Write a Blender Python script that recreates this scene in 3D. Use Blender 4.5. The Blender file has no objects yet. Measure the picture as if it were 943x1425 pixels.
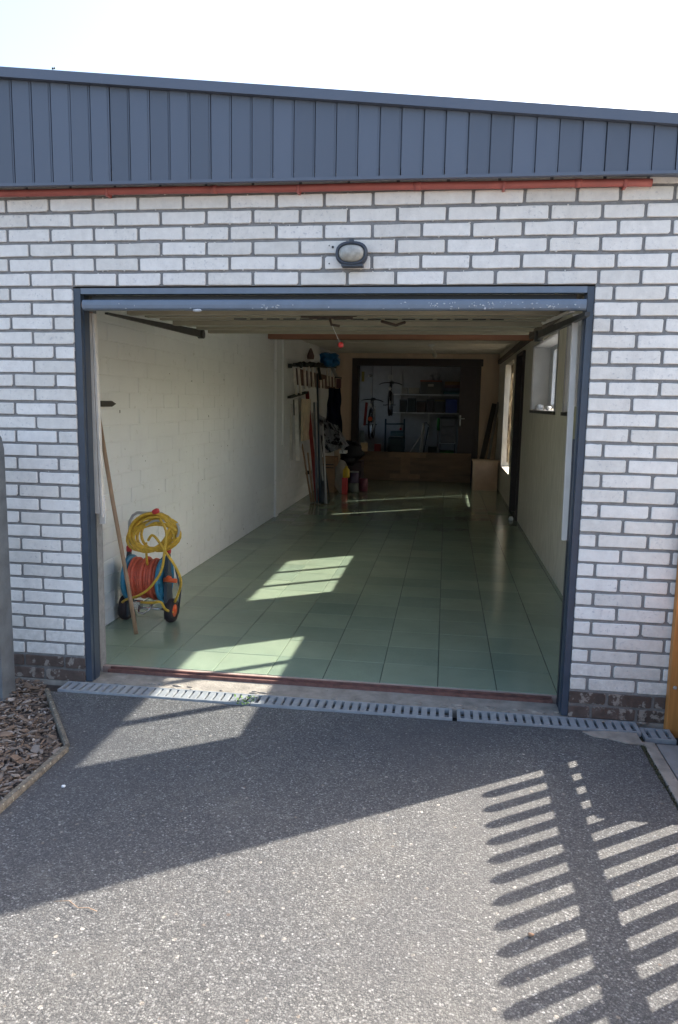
import bpy, bmesh, math, random
from mathutils import Vector, Matrix, noise as mnoise
random.seed(7)
S = bpy.context.scene
COL = S.collection
PI = math.pi

# ---------------------------------------------------------------- camera
FPX, PIT, YAW, ROL = 1040.37, 0.144735, 0.138831, 0.017485
CAM = Vector((1.7962, -3.4782, 1.4475))
_fw = Vector((-math.sin(YAW)*math.cos(PIT), math.cos(YAW)*math.cos(PIT), -math.sin(PIT)))
_rt = Vector((math.cos(YAW), math.sin(YAW), 0)); _up = _rt.cross(_fw)
_r2 = _rt*math.cos(ROL) + _up*math.sin(ROL); _u2 = -_rt*math.sin(ROL) + _up*math.cos(ROL)
cd = bpy.data.cameras.new('camera'); cam = bpy.data.objects.new('camera', cd); COL.objects.link(cam)
cam.matrix_world = Matrix(((_r2.x, _u2.x, -_fw.x, CAM.x), (_r2.y, _u2.y, -_fw.y, CAM.y), (_r2.z, _u2.z, -_fw.z, CAM.z), (0, 0, 0, 1)))
cd.sensor_fit = 'VERTICAL'; cd.sensor_height = 24; cd.sensor_width = 16
cd.lens = FPX/1425*24; cd.clip_start = 0.05; cd.clip_end = 3000
S.camera = cam

def at(px, py, Y):
    """world point on the plane of depth Y seen at photo pixel (px, py): a way of measuring the photograph"""
    d = _fw + _r2*((px-471.5)/FPX) - _u2*((py-712.5)/FPX)
    t = (Y-CAM.y)/d.y
    return CAM + d*t

# ---------------------------------------------------------------- world, sun, exposure
SUN_EL, SUN_AZ = math.radians(33.15), math.radians(54.7)       # azimuth clockwise from +Y
w = bpy.data.worlds.new('World'); S.world = w; w.use_nodes = True
nt = w.node_tree; nt.nodes.clear()
sky = nt.nodes.new('ShaderNodeTexSky'); sky.sky_type = 'NISHITA'; sky.sun_disc = False
sky.sun_elevation = SUN_EL; sky.sun_rotation = SUN_AZ; sky.dust_density = 4.5; sky.air_density = 1.0; sky.ozone_density = 1.0
bg = nt.nodes.new('ShaderNodeBackground'); bg.inputs['Strength'].default_value = 0.15
out = nt.nodes.new('ShaderNodeOutputWorld')
nt.links.new(sky.outputs[0], bg.inputs[0]); nt.links.new(bg.outputs[0], out.inputs[0])
sd = bpy.data.lights.new('sun', 'SUN'); sd.energy = 5.0; sd.angle = math.radians(0.53); sd.color = (1.0, 0.91, 0.78)
sun = bpy.data.objects.new('sun', sd); COL.objects.link(sun)
sdir = Vector((math.cos(SUN_EL)*math.sin(SUN_AZ), math.cos(SUN_EL)*math.cos(SUN_AZ), math.sin(SUN_EL)))
sun.rotation_euler = sdir.to_track_quat('Z', 'Y').to_euler(); sun.location = sdir*30
S.view_settings.view_transform = 'Standard'; S.view_settings.look = 'None'
S.view_settings.gamma = 1; S.view_settings.use_curve_mapping = False
S.view_settings.exposure = 1.95
S.render.engine = 'CYCLES'
S.cycles.max_bounces = 12; S.cycles.diffuse_bounces = 7; S.cycles.glossy_bounces = 4
S.cycles.transparent_max_bounces = 12

# ---------------------------------------------------------------- materials
MATS = {}
def rgb(c): return (c[0], c[1], c[2], 1)
class NT:
    def __init__(s, name):
        s.m = bpy.data.materials.new(name); s.m.use_nodes = True; s.t = s.m.node_tree
        s.b = s.t.nodes['Principled BSDF']
        s.pos = s.t.nodes.new('ShaderNodeNewGeometry').outputs['Position']
    def n(s, typ, **k):
        o = s.t.nodes.new(typ)
        for a, v in k.items(): setattr(o, a, v)
        return o
    def l(s, a, b): s.t.links.new(a, b)
    def noise(s, scale, detail=4, rough=.55, vec=None, dist=0):
        o = s.n('ShaderNodeTexNoise'); o.inputs['Scale'].default_value = scale; o.inputs['Detail'].default_value = detail
        o.inputs['Roughness'].default_value = rough; o.inputs['Distortion'].default_value = dist
        s.l(vec or s.pos, o.inputs['Vector']); return o.outputs['Fac']
    def vor(s, scale, feature='F1', vec=None):
        o = s.n('ShaderNodeTexVoronoi', feature=feature); o.inputs['Scale'].default_value = scale
        s.l(vec or s.pos, o.inputs['Vector']); return o
    def ramp(s, fac, pts):
        o = s.n('ShaderNodeValToRGB'); cr = o.color_ramp
        while len(cr.elements) < len(pts): cr.elements.new(.5)
        for e, (p, c) in zip(cr.elements, pts):
            e.position = p; e.color = rgb(c) if not isinstance(c, (int, float)) else (c, c, c, 1)
        s.l(fac, o.inputs[0]); return o.outputs[0]
    def mix(s, fac, a, b, mode='MIX'):
        o = s.n('ShaderNodeMix', data_type='RGBA', blend_type=mode)
        for i, v in ((0, fac), (6, a), (7, b)):
            if hasattr(v, 'links'): s.l(v, o.inputs[i])
            elif i == 0: o.inputs[0].default_value = v
            else: o.inputs[i].default_value = rgb(v)
        return o.outputs[2]
    def math(s, op, a, b=0):
        o = s.n('ShaderNodeMath', operation=op)
        for i, v in enumerate((a, b)):
            if hasattr(v, 'links'): s.l(v, o.inputs[i])
            else: o.inputs[i].default_value = v
        return o.outputs[0]
    def scalev(s, v):
        o = s.n('ShaderNodeVectorMath', operation='MULTIPLY'); s.l(s.pos, o.inputs[0]); o.inputs[1].default_value = v; return o.outputs[0]
    def bump(s, h, strength=.4, dist=.01, prev=None):
        o = s.n('ShaderNodeBump'); o.inputs['Strength'].default_value = strength; o.inputs['Distance'].default_value = dist
        s.l(h, o.inputs['Height'])
        if prev is not None: s.l(prev, o.inputs['Normal'])
        return o.outputs[0]
    def col(s, v):
        if hasattr(v, 'links'): s.l(v, s.b.inputs['Base Color'])
        else: s.b.inputs['Base Color'].default_value = rgb(v)
    def set(s, **k):
        for a, v in k.items():
            i = s.b.inputs[a.replace('_', ' ')]
            if hasattr(v, 'links'): s.l(v, i)
            else: i.default_value = v
    def rnd(s): return s.n('ShaderNodeObjectInfo').outputs['Random']

def sc(c, k): return tuple(min(1, x*k) for x in c)
def M(name, c, rough=.6, var=.18, scale=9, bump=.25, bscale=90, bd=.002, metal=0, rnd=0, wear=None, wearc=None, grain=None, sheen=0):
    if name in MATS: return MATS[name]
    s = NT(name)
    v = s.scalev(grain) if grain else None
    f = s.noise(scale, 5, .6, v)
    c0 = s.mix(s.ramp(f, [(.3, 0), (.7, 1)]), sc(c, 1-var), sc(c, 1+var))
    if rnd: c0 = s.mix(1, c0, s.ramp(s.rnd(), [(0, 1-rnd), (1, 1.0)]), 'MULTIPLY')
    if wear:
        c0 = s.mix(s.ramp(s.noise(wear[0], 6, .65), [(wear[1], 0), (wear[1]+.04, 1)]), c0, wearc)
    s.col(c0); s.set(Roughness=s.ramp(f, [(.2, max(0, rough-.08)), (.8, min(1, rough+.08))]), Metallic=metal)
    if bump: s.set(Normal=s.bump(s.noise(bscale, 5, .6, v), bump, bd))
    MATS[name] = s.m; return s.m

# painted white brick
def m_brick():
    s = NT('white_painted_brick')
    f = s.noise(22, 6, .65)
    c = s.mix(s.ramp(f, [(.3, 0), (.72, 1)]), (.64, .615, .59), (.77, .745, .715))
    c = s.mix(1, c, s.ramp(s.rnd(), [(0, (.84, .84, .83)), (.3, (.93, .92, .90)), (.6, (1, 1, 1)), (1, (1, 1, 1))]), 'MULTIPLY')
    sp = s.n('ShaderNodeSeparateXYZ'); s.l(s.pos, sp.inputs[0])
    low = s.math('MULTIPLY', s.ramp(s.math('ADD', sp.outputs['Z'], s.math('MULTIPLY', s.noise(7, 5, .7), .35)), [(.30, 1), (.62, 0)]), s.ramp(s.noise(28, 5, .7), [(.38, .1), (.62, .75)]))
    c = s.mix(low, c, (.43, .41, .38))
    strk = s.math('MULTIPLY', s.ramp(s.noise(9, 5, .65, s.scalev((1, 1, .12))), [(.52, 0), (.70, .38)]), s.ramp(s.noise(1.6, 3), [(.4, .2), (.6, 1)]))
    c = s.mix(strk, c, (.47, .46, .46))
    # thin worn paint and grey grime on some bricks
    g = s.math('MULTIPLY', s.ramp(s.noise(55, 5, .7), [(.56, 0), (.68, 1)]), s.ramp(s.noise(3.2, 2), [(.40, 0), (.60, .8)]))
    c = s.mix(g, c, (.34, .34, .37))
    c = s.mix(s.ramp(s.noise(150, 3, .6), [(.70, 0), (.73, .85)]), c, (.22, .21, .22))
    s.col(c); s.set(Roughness=.55)
    b = s.bump(s.noise(60, 6, .7), .5, .004); b = s.bump(s.noise(400, 2), .25, .001, b)
    s.set(Normal=b); return s.m
def m_mortar():
    s = NT('grey_mortar')
    f = s.noise(30, 6, .7)
    c = s.mix(s.ramp(f, [(.3, 0), (.7, 1)]), (.165, .163, .165), (.26, .257, .258))
    c = s.mix(s.ramp(s.noise(90, 4, .6), [(.70, 0), (.74, 1)]), c, (.6, .6, .62))
    s.col(c); s.set(Roughness=.9, Normal=s.bump(s.noise(220, 5, .7), .7, .004)); return s.m
def m_asphalt():
    s = NT('asphalt_with_pale_aggregate')
    v1 = s.vor(165); v2 = s.vor(330); 
    sep = s.n('ShaderNodeSeparateColor'); s.l(v1.outputs['Color'], sep.inputs[0])
    sep2 = s.n('ShaderNodeSeparateColor'); s.l(v2.outputs['Color'], sep2.inputs[0])
    stone = s.ramp(sep.outputs[0], [(0, (.04, .04, .042)), (.35, (.075, .074, .072)), (.65, (.125, .121, .116)), (.87, (.20, .193, .183)), (.97, (.30, .29, .275)), (1, (.50, .48, .455))])
    stone2 = s.ramp(sep2.outputs[0], [(0, (.045, .045, .047)), (.6, (.09, .088, .083)), (.92, (.17, .165, .15)), (1, (.34, .32, .29))])
    c = s.mix(.5, stone, stone2)
    c = s.mix(1, c, (.97, 1.03, 1.13), 'MULTIPLY')
    c = s.mix(s.ramp(s.noise(75, 3, .6), [(.60, 0), (.68, .75)]), c, (.045, .045, .05))
    v3 = s.vor(34); s3 = s.n('ShaderNodeSeparateColor'); s.l(v3.outputs['Color'], s3.inputs[0])
    big_ = s.math('MULTIPLY', s.ramp(v3.outputs['Distance'], [(.16, 1), (.24, 0)]), s.ramp(s3.outputs[0], [(.86, 0), (.87, .8)]))
    c = s.mix(big_, c, s.ramp(s3.outputs[1], [(0, (.14, .10, .08)), (.5, (.30, .28, .25)), (1, (.50, .48, .45))]))
    # binder between the stones
    c = s.mix(s.ramp(v1.outputs['Distance'], [(.45, 0), (.75, .7)]), c, (.05, .05, .055))
    big = s.noise(1.3, 4, .6)
    c = s.mix(1, c, s.ramp(big, [(.3, (.78, .79, .82)), (.7, (1.06, 1.04, 1.0))]), 'MULTIPLY')
    c = s.mix(s.ramp(s.noise(3.5, 6, .7), [(.52, 0), (.75, .35)]), c, (.15, .145, .135))
    st = s.math('MULTIPLY', s.ramp(s.noise(.8, 3, .5, None, .6), [(.52, 0), (.62, .5)]), s.ramp(s.noise(40, 4, .6), [(.4, .3), (.6, 1)]))
    c = s.mix(st, c, (.07, .07, .075))
    cr = s.vor(1.1, 'DISTANCE_TO_EDGE'); vv = s.n('ShaderNodeVectorMath', operation='ADD'); nz = s.n('ShaderNodeTexNoise'); nz.inputs['Scale'].default_value = 5; nz.inputs['Detail'].default_value = 5; s.l(s.pos, nz.inputs['Vector']); sv = s.n('ShaderNodeVectorMath', operation='SCALE'); s.l(nz.outputs['Color'], sv.inputs[0]); sv.inputs['Scale'].default_value = .35; s.l(s.pos, vv.inputs[0]); s.l(sv.outputs[0], vv.inputs[1]); s.l(vv.outputs[0], cr.inputs['Vector'])
    ck = s.math('MULTIPLY', s.ramp(cr.outputs['Distance'], [(0, 1), (.006, 0)]), s.ramp(s.noise(1.1, 2), [(.56, 0), (.64, .4)]))
    c = s.mix(ck, c, (.02, .02, .02))
    s.col(c)
    h = s.math('SUBTRACT', 1.0, v1.outputs['Distance'])
    b = s.bump(s.noise(130, 5, .72), 1.0, .006); b = s.bump(h, .22, .003, b)
    s.set(Roughness=.75, Normal=b, Specular_IOR_Level=.35); return s.m
def m_tile():
    s = NT('green_floor_tile')
    f = s.noise(2.2, 5, .65)
    c = s.mix(s.ramp(f, [(.3, 0), (.7, 1)]), (.20, .265, .198), (.26, .33, .248))
    c = s.mix(1, c, s.ramp(s.rnd(), [(0, (.82, .85, .86)), (1, (1.08, 1.05, 1.02))]), 'MULTIPLY')
    c = s.mix(s.ramp(s.noise(240, 3, .6), [(.45, 0), (.75, .5)]), c, (.36, .42, .34))
    c = s.mix(s.ramp(s.noise(0.9, 5, .6), [(.45, 0), (.7, .30)]), c, (.20, .20, .14))
    s.col(c)
    s.set(Roughness=.15, Normal=s.bump(s.noise(1.7, 1), .06, .004), Specular_IOR_Level=.5)
    return s.m
def m_wallpaint(name, c, blotch):
    s = NT(name)
    f = s.noise(2.0, 5, .6)
    k = s.mix(s.ramp(f, [(.3, 0), (.75, 1)]), sc(c, .93), c)
    k = s.mix(s.ramp(s.noise(14, 6, .7), [(.62, 0), (.72, .5)]), k, blotch)
    k = s.mix(s.ramp(s.noise(70, 3), [(.76, 0), (.78, .9)]), k, sc(blotch, .5))
    s.col(k); s.set(Roughness=.7, Normal=s.bump(s.noise(40, 6, .7), .55, .006)); return s.m
def m_plaster():
    s = NT('streaky_cream_plaster')
    v = s.scalev((1, 1, .18))
    f = s.noise(24, 5, .7, v)
    k = s.mix(s.ramp(f, [(.35, 0), (.65, 1)]), (.60, .555, .47), (.76, .71, .62))
    s.col(k); s.set(Roughness=.85, Normal=s.bump(f, .8, .02)); return s.m
def m_glass():
    s = NT('window_glass')
    t = s.n('ShaderNodeBsdfTransparent'); t.inputs[0].default_value = (.93, .95, .96, 1)
    g = s.n('ShaderNodeBsdfGlossy'); g.inputs['Roughness'].default_value = .02
    lw_ = s.n('ShaderNodeLayerWeight'); lw_.inputs[0].default_value = .5
    fc = s.math('ADD', s.math('MULTIPLY', s.math('POWER', lw_.outputs['Facing'], 4), .6), .04)
    mx = s.n('ShaderNodeMixShader'); s.l(fc, mx.inputs[0]); s.l(t.outputs[0], mx.inputs[1]); s.l(g.outputs[0], mx.inputs[2])
    s.l(mx.outputs[0], s.t.nodes['Material Output'].inputs[0]); return s.m
def m_cloth(name, pts, scale=5):
    s = NT(name)
    f = s.noise(scale, 3, .6, None, .8)
    s.col(s.ramp(f, pts)); s.set(Roughness=.95, Normal=s.bump(s.noise(30, 4), .5, .01)); return s.m
def m_curtain():
    s = NT('mottled_curtain_fabric')
    f = s.noise(7, 3, .55, None, .6)
    c = s.ramp(f, [(.34, (.10, .08, .065)), (.5, (.22, .185, .14)), (.66, (.42, .38, .30))])
    s.col(c); s.set(Roughness=.9)
    tr = s.n('ShaderNodeBsdfTranslucent'); s.l(c, tr.inputs[0])
    mx = s.n('ShaderNodeMixShader'); mx.inputs[0].default_value = .08
    s.l(s.b.outputs[0], mx.inputs[1]); s.l(tr.outputs[0], mx.inputs[2])
    s.l(mx.outputs[0], s.t.nodes['Material Output'].inputs[0]); return s.m

BRICK = m_brick(); MORTAR = m_mortar(); ASPHALT = m_asphalt(); TILE = m_tile()
BLOCKP = m_wallpaint('white_painted_block', (.85, .86, .85), (.42, .40, .33))
PLASTER = m_plaster(); GLASS = m_glass(); CURTAIN = m_curtain()
TANWALL = M('tan_wall', (.62, .49, .38), .85, .12, 3, .3, 40, .004, grain=(1.5, 1.5, .3))
CEILM = M('ceiling_board', (.66, .62, .55), .8, .1, 3)
BEAMM = M('red_brown_beam', (.28, .13, .08), .7, .2, 6, grain=(.2, 1, 1))
DARKBRICK = M('dark_plinth_brick', (.095, .066, .055), .85, .35, 18, .6, 80, .004, rnd=.4, wear=(13, .53), wearc=(.23, .20, .175))
PLMORTAR = M('plinth_mortar', (.14, .13, .125), .9, .3, 25, .6, 120, .004)
SLATE = M('slate_blue_cladding', (.092, .114, .158), .55, .06, 4, .15, 30, .002, rnd=.22, grain=(1, 1, .2))
SLATE_T = M('slate_blue_trim', (.085, .104, .145), .5, .06, 5, .1)
FRAME = M('slate_blue_steel_frame', (.035, .050, .075), .42, .15, 12, .12, 40, .002, wear=(60, .72), wearc=(.25, .27, .30))
FRAMED = M('dark_frame_channel', (.018, .022, .032), .45, .2, 10, .1)
TUBE = M('chipped_blue_door_edge', (.13, .165, .22), .45, .1, 14, .15, 60, .002, wear=(75, .70), wearc=(.72, .72, .70))
RED = M('red_conduit', (.36, .10, .085), .5, .15, 12, .1)
PANELU = M('cream_door_sheet', (.29, .27, .20), .6, .12, 8, .15)
CREAM = M('cream_white_steel', (.62, .58, .53), .45, .08, 10, .1, wear=(40, .70), wearc=(.34, .18, .11))
BLACKM = M('black_steel', (.02, .02, .02), .45, .3, 20, .15)
RUST = M('rusty_steel_rail', (.13, .06, .05), .7, .4, 25, .4)
CONC = M('weathered_concrete', (.26, .235, .205), .9, .28, 14, .7, 90, .006, wear=(45, .66), wearc=(.12, .11, .09))
CONC2 = M('grey_concrete_slab', (.23, .23, .225), .9, .22, 9, .5, 120, .004)
PINK = M('pinkish_screed', (.36, .27, .235), .85, .2, 16, .3)
GALV = M('galvanised_grate', (.28, .30, .32), .45, .15, 30, .1, metal=.15)
PIT_M = M('drain_channel_inside', (.02, .02, .02), .95, .2)
GROUT = M('dark_grout', (.05, .065, .055), .9, .3, 40)
SOIL = M('dark_soil', (.055, .042, .034), .95, .4, 30, .8, 80, .01)
GRAVELG = M('plain_ground', (.16, .15, .13), .95, .3, 1.5, .5)
WOODO = M('orange_stained_wood', (.40, .17, .045), .5, .2, 14, .2, grain=(4, 4, .3))
WOODP = M('pale_pine', (.42, .33, .22), .65, .2, 12, .2, grain=(4, 4, .4))
WOODB = M('brown_board', (.17, .105, .065), .55, .35, 4, .2, grain=(.5, 2, 3))
WOODD = M('dark_brown_stain', (.030, .018, .017), .5, .3, 8, .2)
BROOM = M('worn_broom_handle', (.36, .235, .15), .55, .2, 20, .2, grain=(3, 3, .4))
WHITEP = M('white_plastic', (.72, .73, .74), .4, .05)
LGREY = M('light_grey_metal', (.42, .42, .42), .4, .1, metal=.3)
DGREY = M('dark_grey_plastic', (.055, .065, .08), .5, .15)
ORANGE = M('orange_plastic', (.80, .12, .03), .4, .08)
REDP = M('red_plastic', (.55, .04, .04), .4, .1)
ORHOSE = M('orange_red_hose', (.56, .11, .06), .5, .2, 40, wear=(50, .62), wearc=(.36, .10, .07))
YELHOSE = M('yellow_hose', (.62, .385, .045), .5, .25, 40, wear=(60, .60), wearc=(.35, .22, .05))
BLUEP = M('cyan_blue_plastic', (.03, .20, .34), .45, .15, 20, wear=(70, .62), wearc=(.12, .22, .30))
RUBBER = M('black_rubber', (.03, .022, .025), .7, .2)
CHROME = M('chromed_bar', (.6, .6, .6), .25, .05, metal=.9)
NAVY = M('navy_cloth', (.012, .022, .06), .95, .3, 8, .4, 30, .008)
BLUEBAG = M('blue_plastic_bag', (.01, .13, .32), .4, .4, 14, .5, 25, .01)
BLACKBAG = M('black_bag', (.012, .013, .02), .6, .4, 14, .5, 25, .01)
CARD = M('brown_cardboard', (.33, .20, .12), .85, .15)
GREENP = M('green_plastic', (.03, .25, .06), .45, .15)
YELP = M('yellow_plastic', (.65, .45, .03), .45, .1)
STOREW = M('storage_room_wall', (.36, .365, .38), .85, .1)
BLUEBIN = M('royal_blue_plastic', (.02, .05, .30), .45, .1)
LENS = M('frosted_lamp_glass', (.34, .33, .30), .18, .35, 22, .4, 60, .003)
MOSS = M('moss', (.045, .045, .022), .95, .4, 60, .8, 200, .01)
WHITEREV = M('white_window_reveal', (.50, .51, .53), .6, .06)
FRAMEW = M('window_frame_paint', (.55, .57, .60), .45, .06)
SILLD = M('dark_sill_tile', (.05, .045, .04), .5, .2)

# ---------------------------------------------------------------- mesh helpers
class MB:
    def __init__(s): s.bm = bmesh.new()
    def box(s, x0, x1, y0, y1, z0, z1, bev=0):
        if bev:
            b2 = bmesh.new(); r = bmesh.ops.create_cube(b2, size=1)
            bmesh.ops.scale(b2, vec=(x1-x0, y1-y0, z1-z0), verts=b2.verts)
            bmesh.ops.bevel(b2, geom=b2.edges[:], offset=bev, segments=2, affect='EDGES', profile=.6)
            bmesh.ops.translate(b2, vec=((x0+x1)/2, (y0+y1)/2, (z0+z1)/2), verts=b2.verts)
            s.merge(b2); return s
        v = [s.bm.verts.new(p) for p in ((x0,y0,z0),(x1,y0,z0),(x1,y1,z0),(x0,y1,z0),(x0,y0,z1),(x1,y0,z1),(x1,y1,z1),(x0,y1,z1))]
        for f in ((0,3,2,1),(4,5,6,7),(0,1,5,4),(1,2,6,5),(2,3,7,6),(3,0,4,7)): s.bm.faces.new([v[i] for i in f])
        return s
    def merge(s, b2):
        me = bpy.data.meshes.new('tmp'); b2.to_mesh(me); b2.free(); s.bm.from_mesh(me); bpy.data.meshes.remove(me)
    def hexa(s, pts):
        v = [s.bm.verts.new(p) for p in pts]
        for f in ((0,3,2,1),(4,5,6,7),(0,1,5,4),(1,2,6,5),(2,3,7,6),(3,0,4,7)): s.bm.faces.new([v[i] for i in f])
        return s
    def bar(s, a, b, wx, wy=None):
        """rectangular bar between two points"""
        a, b = Vector(a), Vector(b); wy = wy or wx; d = (b-a).normalized()
        u = d.cross(Vector((0, 1, 0)) if abs(d.y) < .9 else Vector((1, 0, 0))).normalized(); v = d.cross(u)
        c = [(u*wx/2*i + v*wy/2*j) for i, j in ((-1,-1),(1,-1),(1,1),(-1,1))]
        return s.hexa([a+k for k in c] + [b+k for k in c])
    def tube(s, path, r, n=8, closed=False, r1=None):
        path = [Vector(p) for p in path]; N = len(path); rings = []
        t0 = (path[1]-path[0]).normalized()
        u = t0.cross(Vector((0, 0, 1)) if abs(t0.z) < .9 else Vector((1, 0, 0))).normalized()
        for i, p in enumerate(path):
            a = path[(i-1) % N] if (i or closed) else path[0]; b = path[(i+1) % N] if (i < N-1 or closed) else path[-1]
            t = (b-a).normalized(); u = (u - t*u.dot(t)).normalized(); v = t.cross(u)
            rr = r if r1 is None else r + (r1-r)*i/(N-1)
            rings.append([s.bm.verts.new(p + (u*math.cos(2*PI*k/n) + v*math.sin(2*PI*k/n))*rr) for k in range(n)])
        for i in range(N if closed else N-1):
            A, B = rings[i], rings[(i+1) % N]
            for k in range(n):
                f = s.bm.faces.new((A[k], A[(k+1) % n], B[(k+1) % n], B[k])); f.smooth = True
        if not closed:
            s.bm.faces.new(rings[0][::-1]); s.bm.faces.new(rings[-1])
        return s
    def lathe(s, c, axis, prof, n=20, arc=None):
        """profile [(r, h)] turned round axis through c"""
        c = Vector(c); ax = Vector(axis).normalized()
        u = ax.cross(Vector((0, 0, 1)) if abs(ax.z) < .9 else Vector((1, 0, 0))).normalized(); v = ax.cross(u)
        rings = [[s.bm.verts.new(c + ax*h + (u*math.cos(2*PI*k/n) + v*math.sin(2*PI*k/n))*max(r, 1e-4)) for k in range(n)] for r, h in prof]
        for A, B in zip(rings, rings[1:]):
            for k in range(n):
                f = s.bm.faces.new((A[k], A[(k+1) % n], B[(k+1) % n], B[k])); f.smooth = abs(prof[0][0]-prof[-1][0]) > 0 or True
        s.bm.faces.new(rings[0][::-1]); s.bm.faces.new(rings[-1])
        return s
    def blob(s, c, r, seed=0, amp=.25, sub=2):
        b2 = bmesh.new(); bmesh.ops.create_icosphere(b2, subdivisions=sub, radius=1)
        for v in b2.verts:
            k = 1 + amp*mnoise.noise(v.co*1.8 + Vector((seed, seed*2, 0))) + amp*.5*mnoise.noise(v.co*4.5 + Vector((seed, 0, seed)))
            v.co = Vector((v.co.x*r[0]*k, v.co.y*r[1]*k, v.co.z*r[2]*k)) + Vector(c)
        for f in b2.faces: f.smooth = True
        s.merge(b2); return s
    def prism(s, poly, axis, a, b):
        """polygon in the two other axes extruded along axis from a to b"""
        def P(p, t): return (t, p[0], p[1]) if axis == 'x' else ((p[0], t, p[1]) if axis == 'y' else (p[0], p[1], t))
        A = [s.bm.verts.new(P(p, a)) for p in poly]; B = [s.bm.verts.new(P(p, b)) for p in poly]; n = len(poly)
        s.bm.faces.new(A[::-1]); s.bm.faces.new(B)
        for k in range(n): s.bm.faces.new((A[k], A[(k+1) % n], B[(k+1) % n], B[k]))
        return s
    def mesh(s, name, mat, org=(0, 0, 0)):
        bmesh.ops.recalc_face_normals(s.bm, faces=s.bm.faces[:])
        if Vector(org).length: bmesh.ops.translate(s.bm, vec=-Vector(org), verts=s.bm.verts[:])
        me = bpy.data.meshes.new(name); s.bm.to_mesh(me); s.bm.free(); me.materials.append(mat); return me
    def build(s, name, mat, parent=None):
        """links the collected shapes as one mesh object; coordinates are world ones"""
        if parent is not None:
            org = world_loc(parent)
        else:
            xs = [v.co for v in s.bm.verts]
            org = Vector((sum(v.x for v in xs)/len(xs), sum(v.y for v in xs)/len(xs), min(v.z for v in xs)))
        me = s.mesh(name, mat, org)
        o = bpy.data.objects.new(name, me); COL.objects.link(o)
        if parent is None: o.location = org
        else: o.parent = parent
        return o
def world_loc(o):
    v = Vector(o.location)
    while o.parent: o = o.parent; v += Vector(o.location)
    return v
def piece(name, me, loc, parent, rot=(0, 0, 0)):
    o = bpy.data.objects.new(name, me); COL.objects.link(o); o.parent = parent
    o.location = Vector(loc) - world_loc(parent); o.rotation_euler = rot; return o
def tag(o, label, cat, group=None):
    o['label'] = label; o['category'] = cat
    if group: o['group'] = group
    return o
def thing(name, label, cat, loc=(0, 0, 0), group=None):
    o = bpy.data.objects.new(name, None); o.empty_display_size = .1; COL.objects.link(o); o.location = loc
    return tag(o, label, cat, group)
def struct(o): o['kind'] = 'structure'; return o
def stuff(o): o['kind'] = 'stuff'; return o
def R(a, b): return random.uniform(a, b)

# ================================================================= SETTING
W = 2.42; HEAD = 1.974; PITCH = .0683; Z0 = .13; XL = -.31; XR = 2.735; XO = 3.0; YB = 10.8
G = -.005
# ground sheet to the horizon, with the asphalt drive on it
struct(MB().box(-400, 400, -400, 400, -.30, -.07).build('ground', GRAVELG))
m = MB(); bm = m.bm
# the asphalt: a gently uneven sheet with a ragged hand-laid edge along the drain and kerb
poly_nx, poly_ny = 60, 120
def asx(u, y):
    xl = .285 if y < -.70 else (.285 + (y+.70)*(-.425/.575)) if y < -.125 else -.14
    xr = 2.69
    return xl + (xr-xl)*u
grid = []
for j in range(poly_ny+1):
    y = -.128 - (j/poly_ny)**1.6*9.0
    row = []
    for i in range(poly_nx+1):
        x = asx(i/poly_nx, y)
        e = .012*mnoise.noise(Vector((x*9, y*9, 3))) if i in (0, poly_nx) else 0
        z = G + .003*mnoise.noise(Vector((x*1.5, y*1.5, 0))) - .003
        row.append(bm.verts.new((x+e, y, z)))
    grid.append(row)
for j in range(poly_ny):
    for i in range(poly_nx):
        f = bm.faces.new((grid[j][i], grid[j][i+1], grid[j+1][i+1], grid[j+1][i])); f.smooth = True
struct(m.build('driveway', ASPHALT))
# bark mulch bed left of the drive
struct(MB().box(-6, -.10, -9, .0, -.065, -.030).box(-.0995, .27, -9, -.70, -.065, -.031).build('mulch_bed', SOIL))
struct(MB().prism([(-.0990, -.045), (.262, -.69), (-.0990, -.69)], 'z', -.064, -.0305).build('mulch_bed_soil', SOIL))
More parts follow.
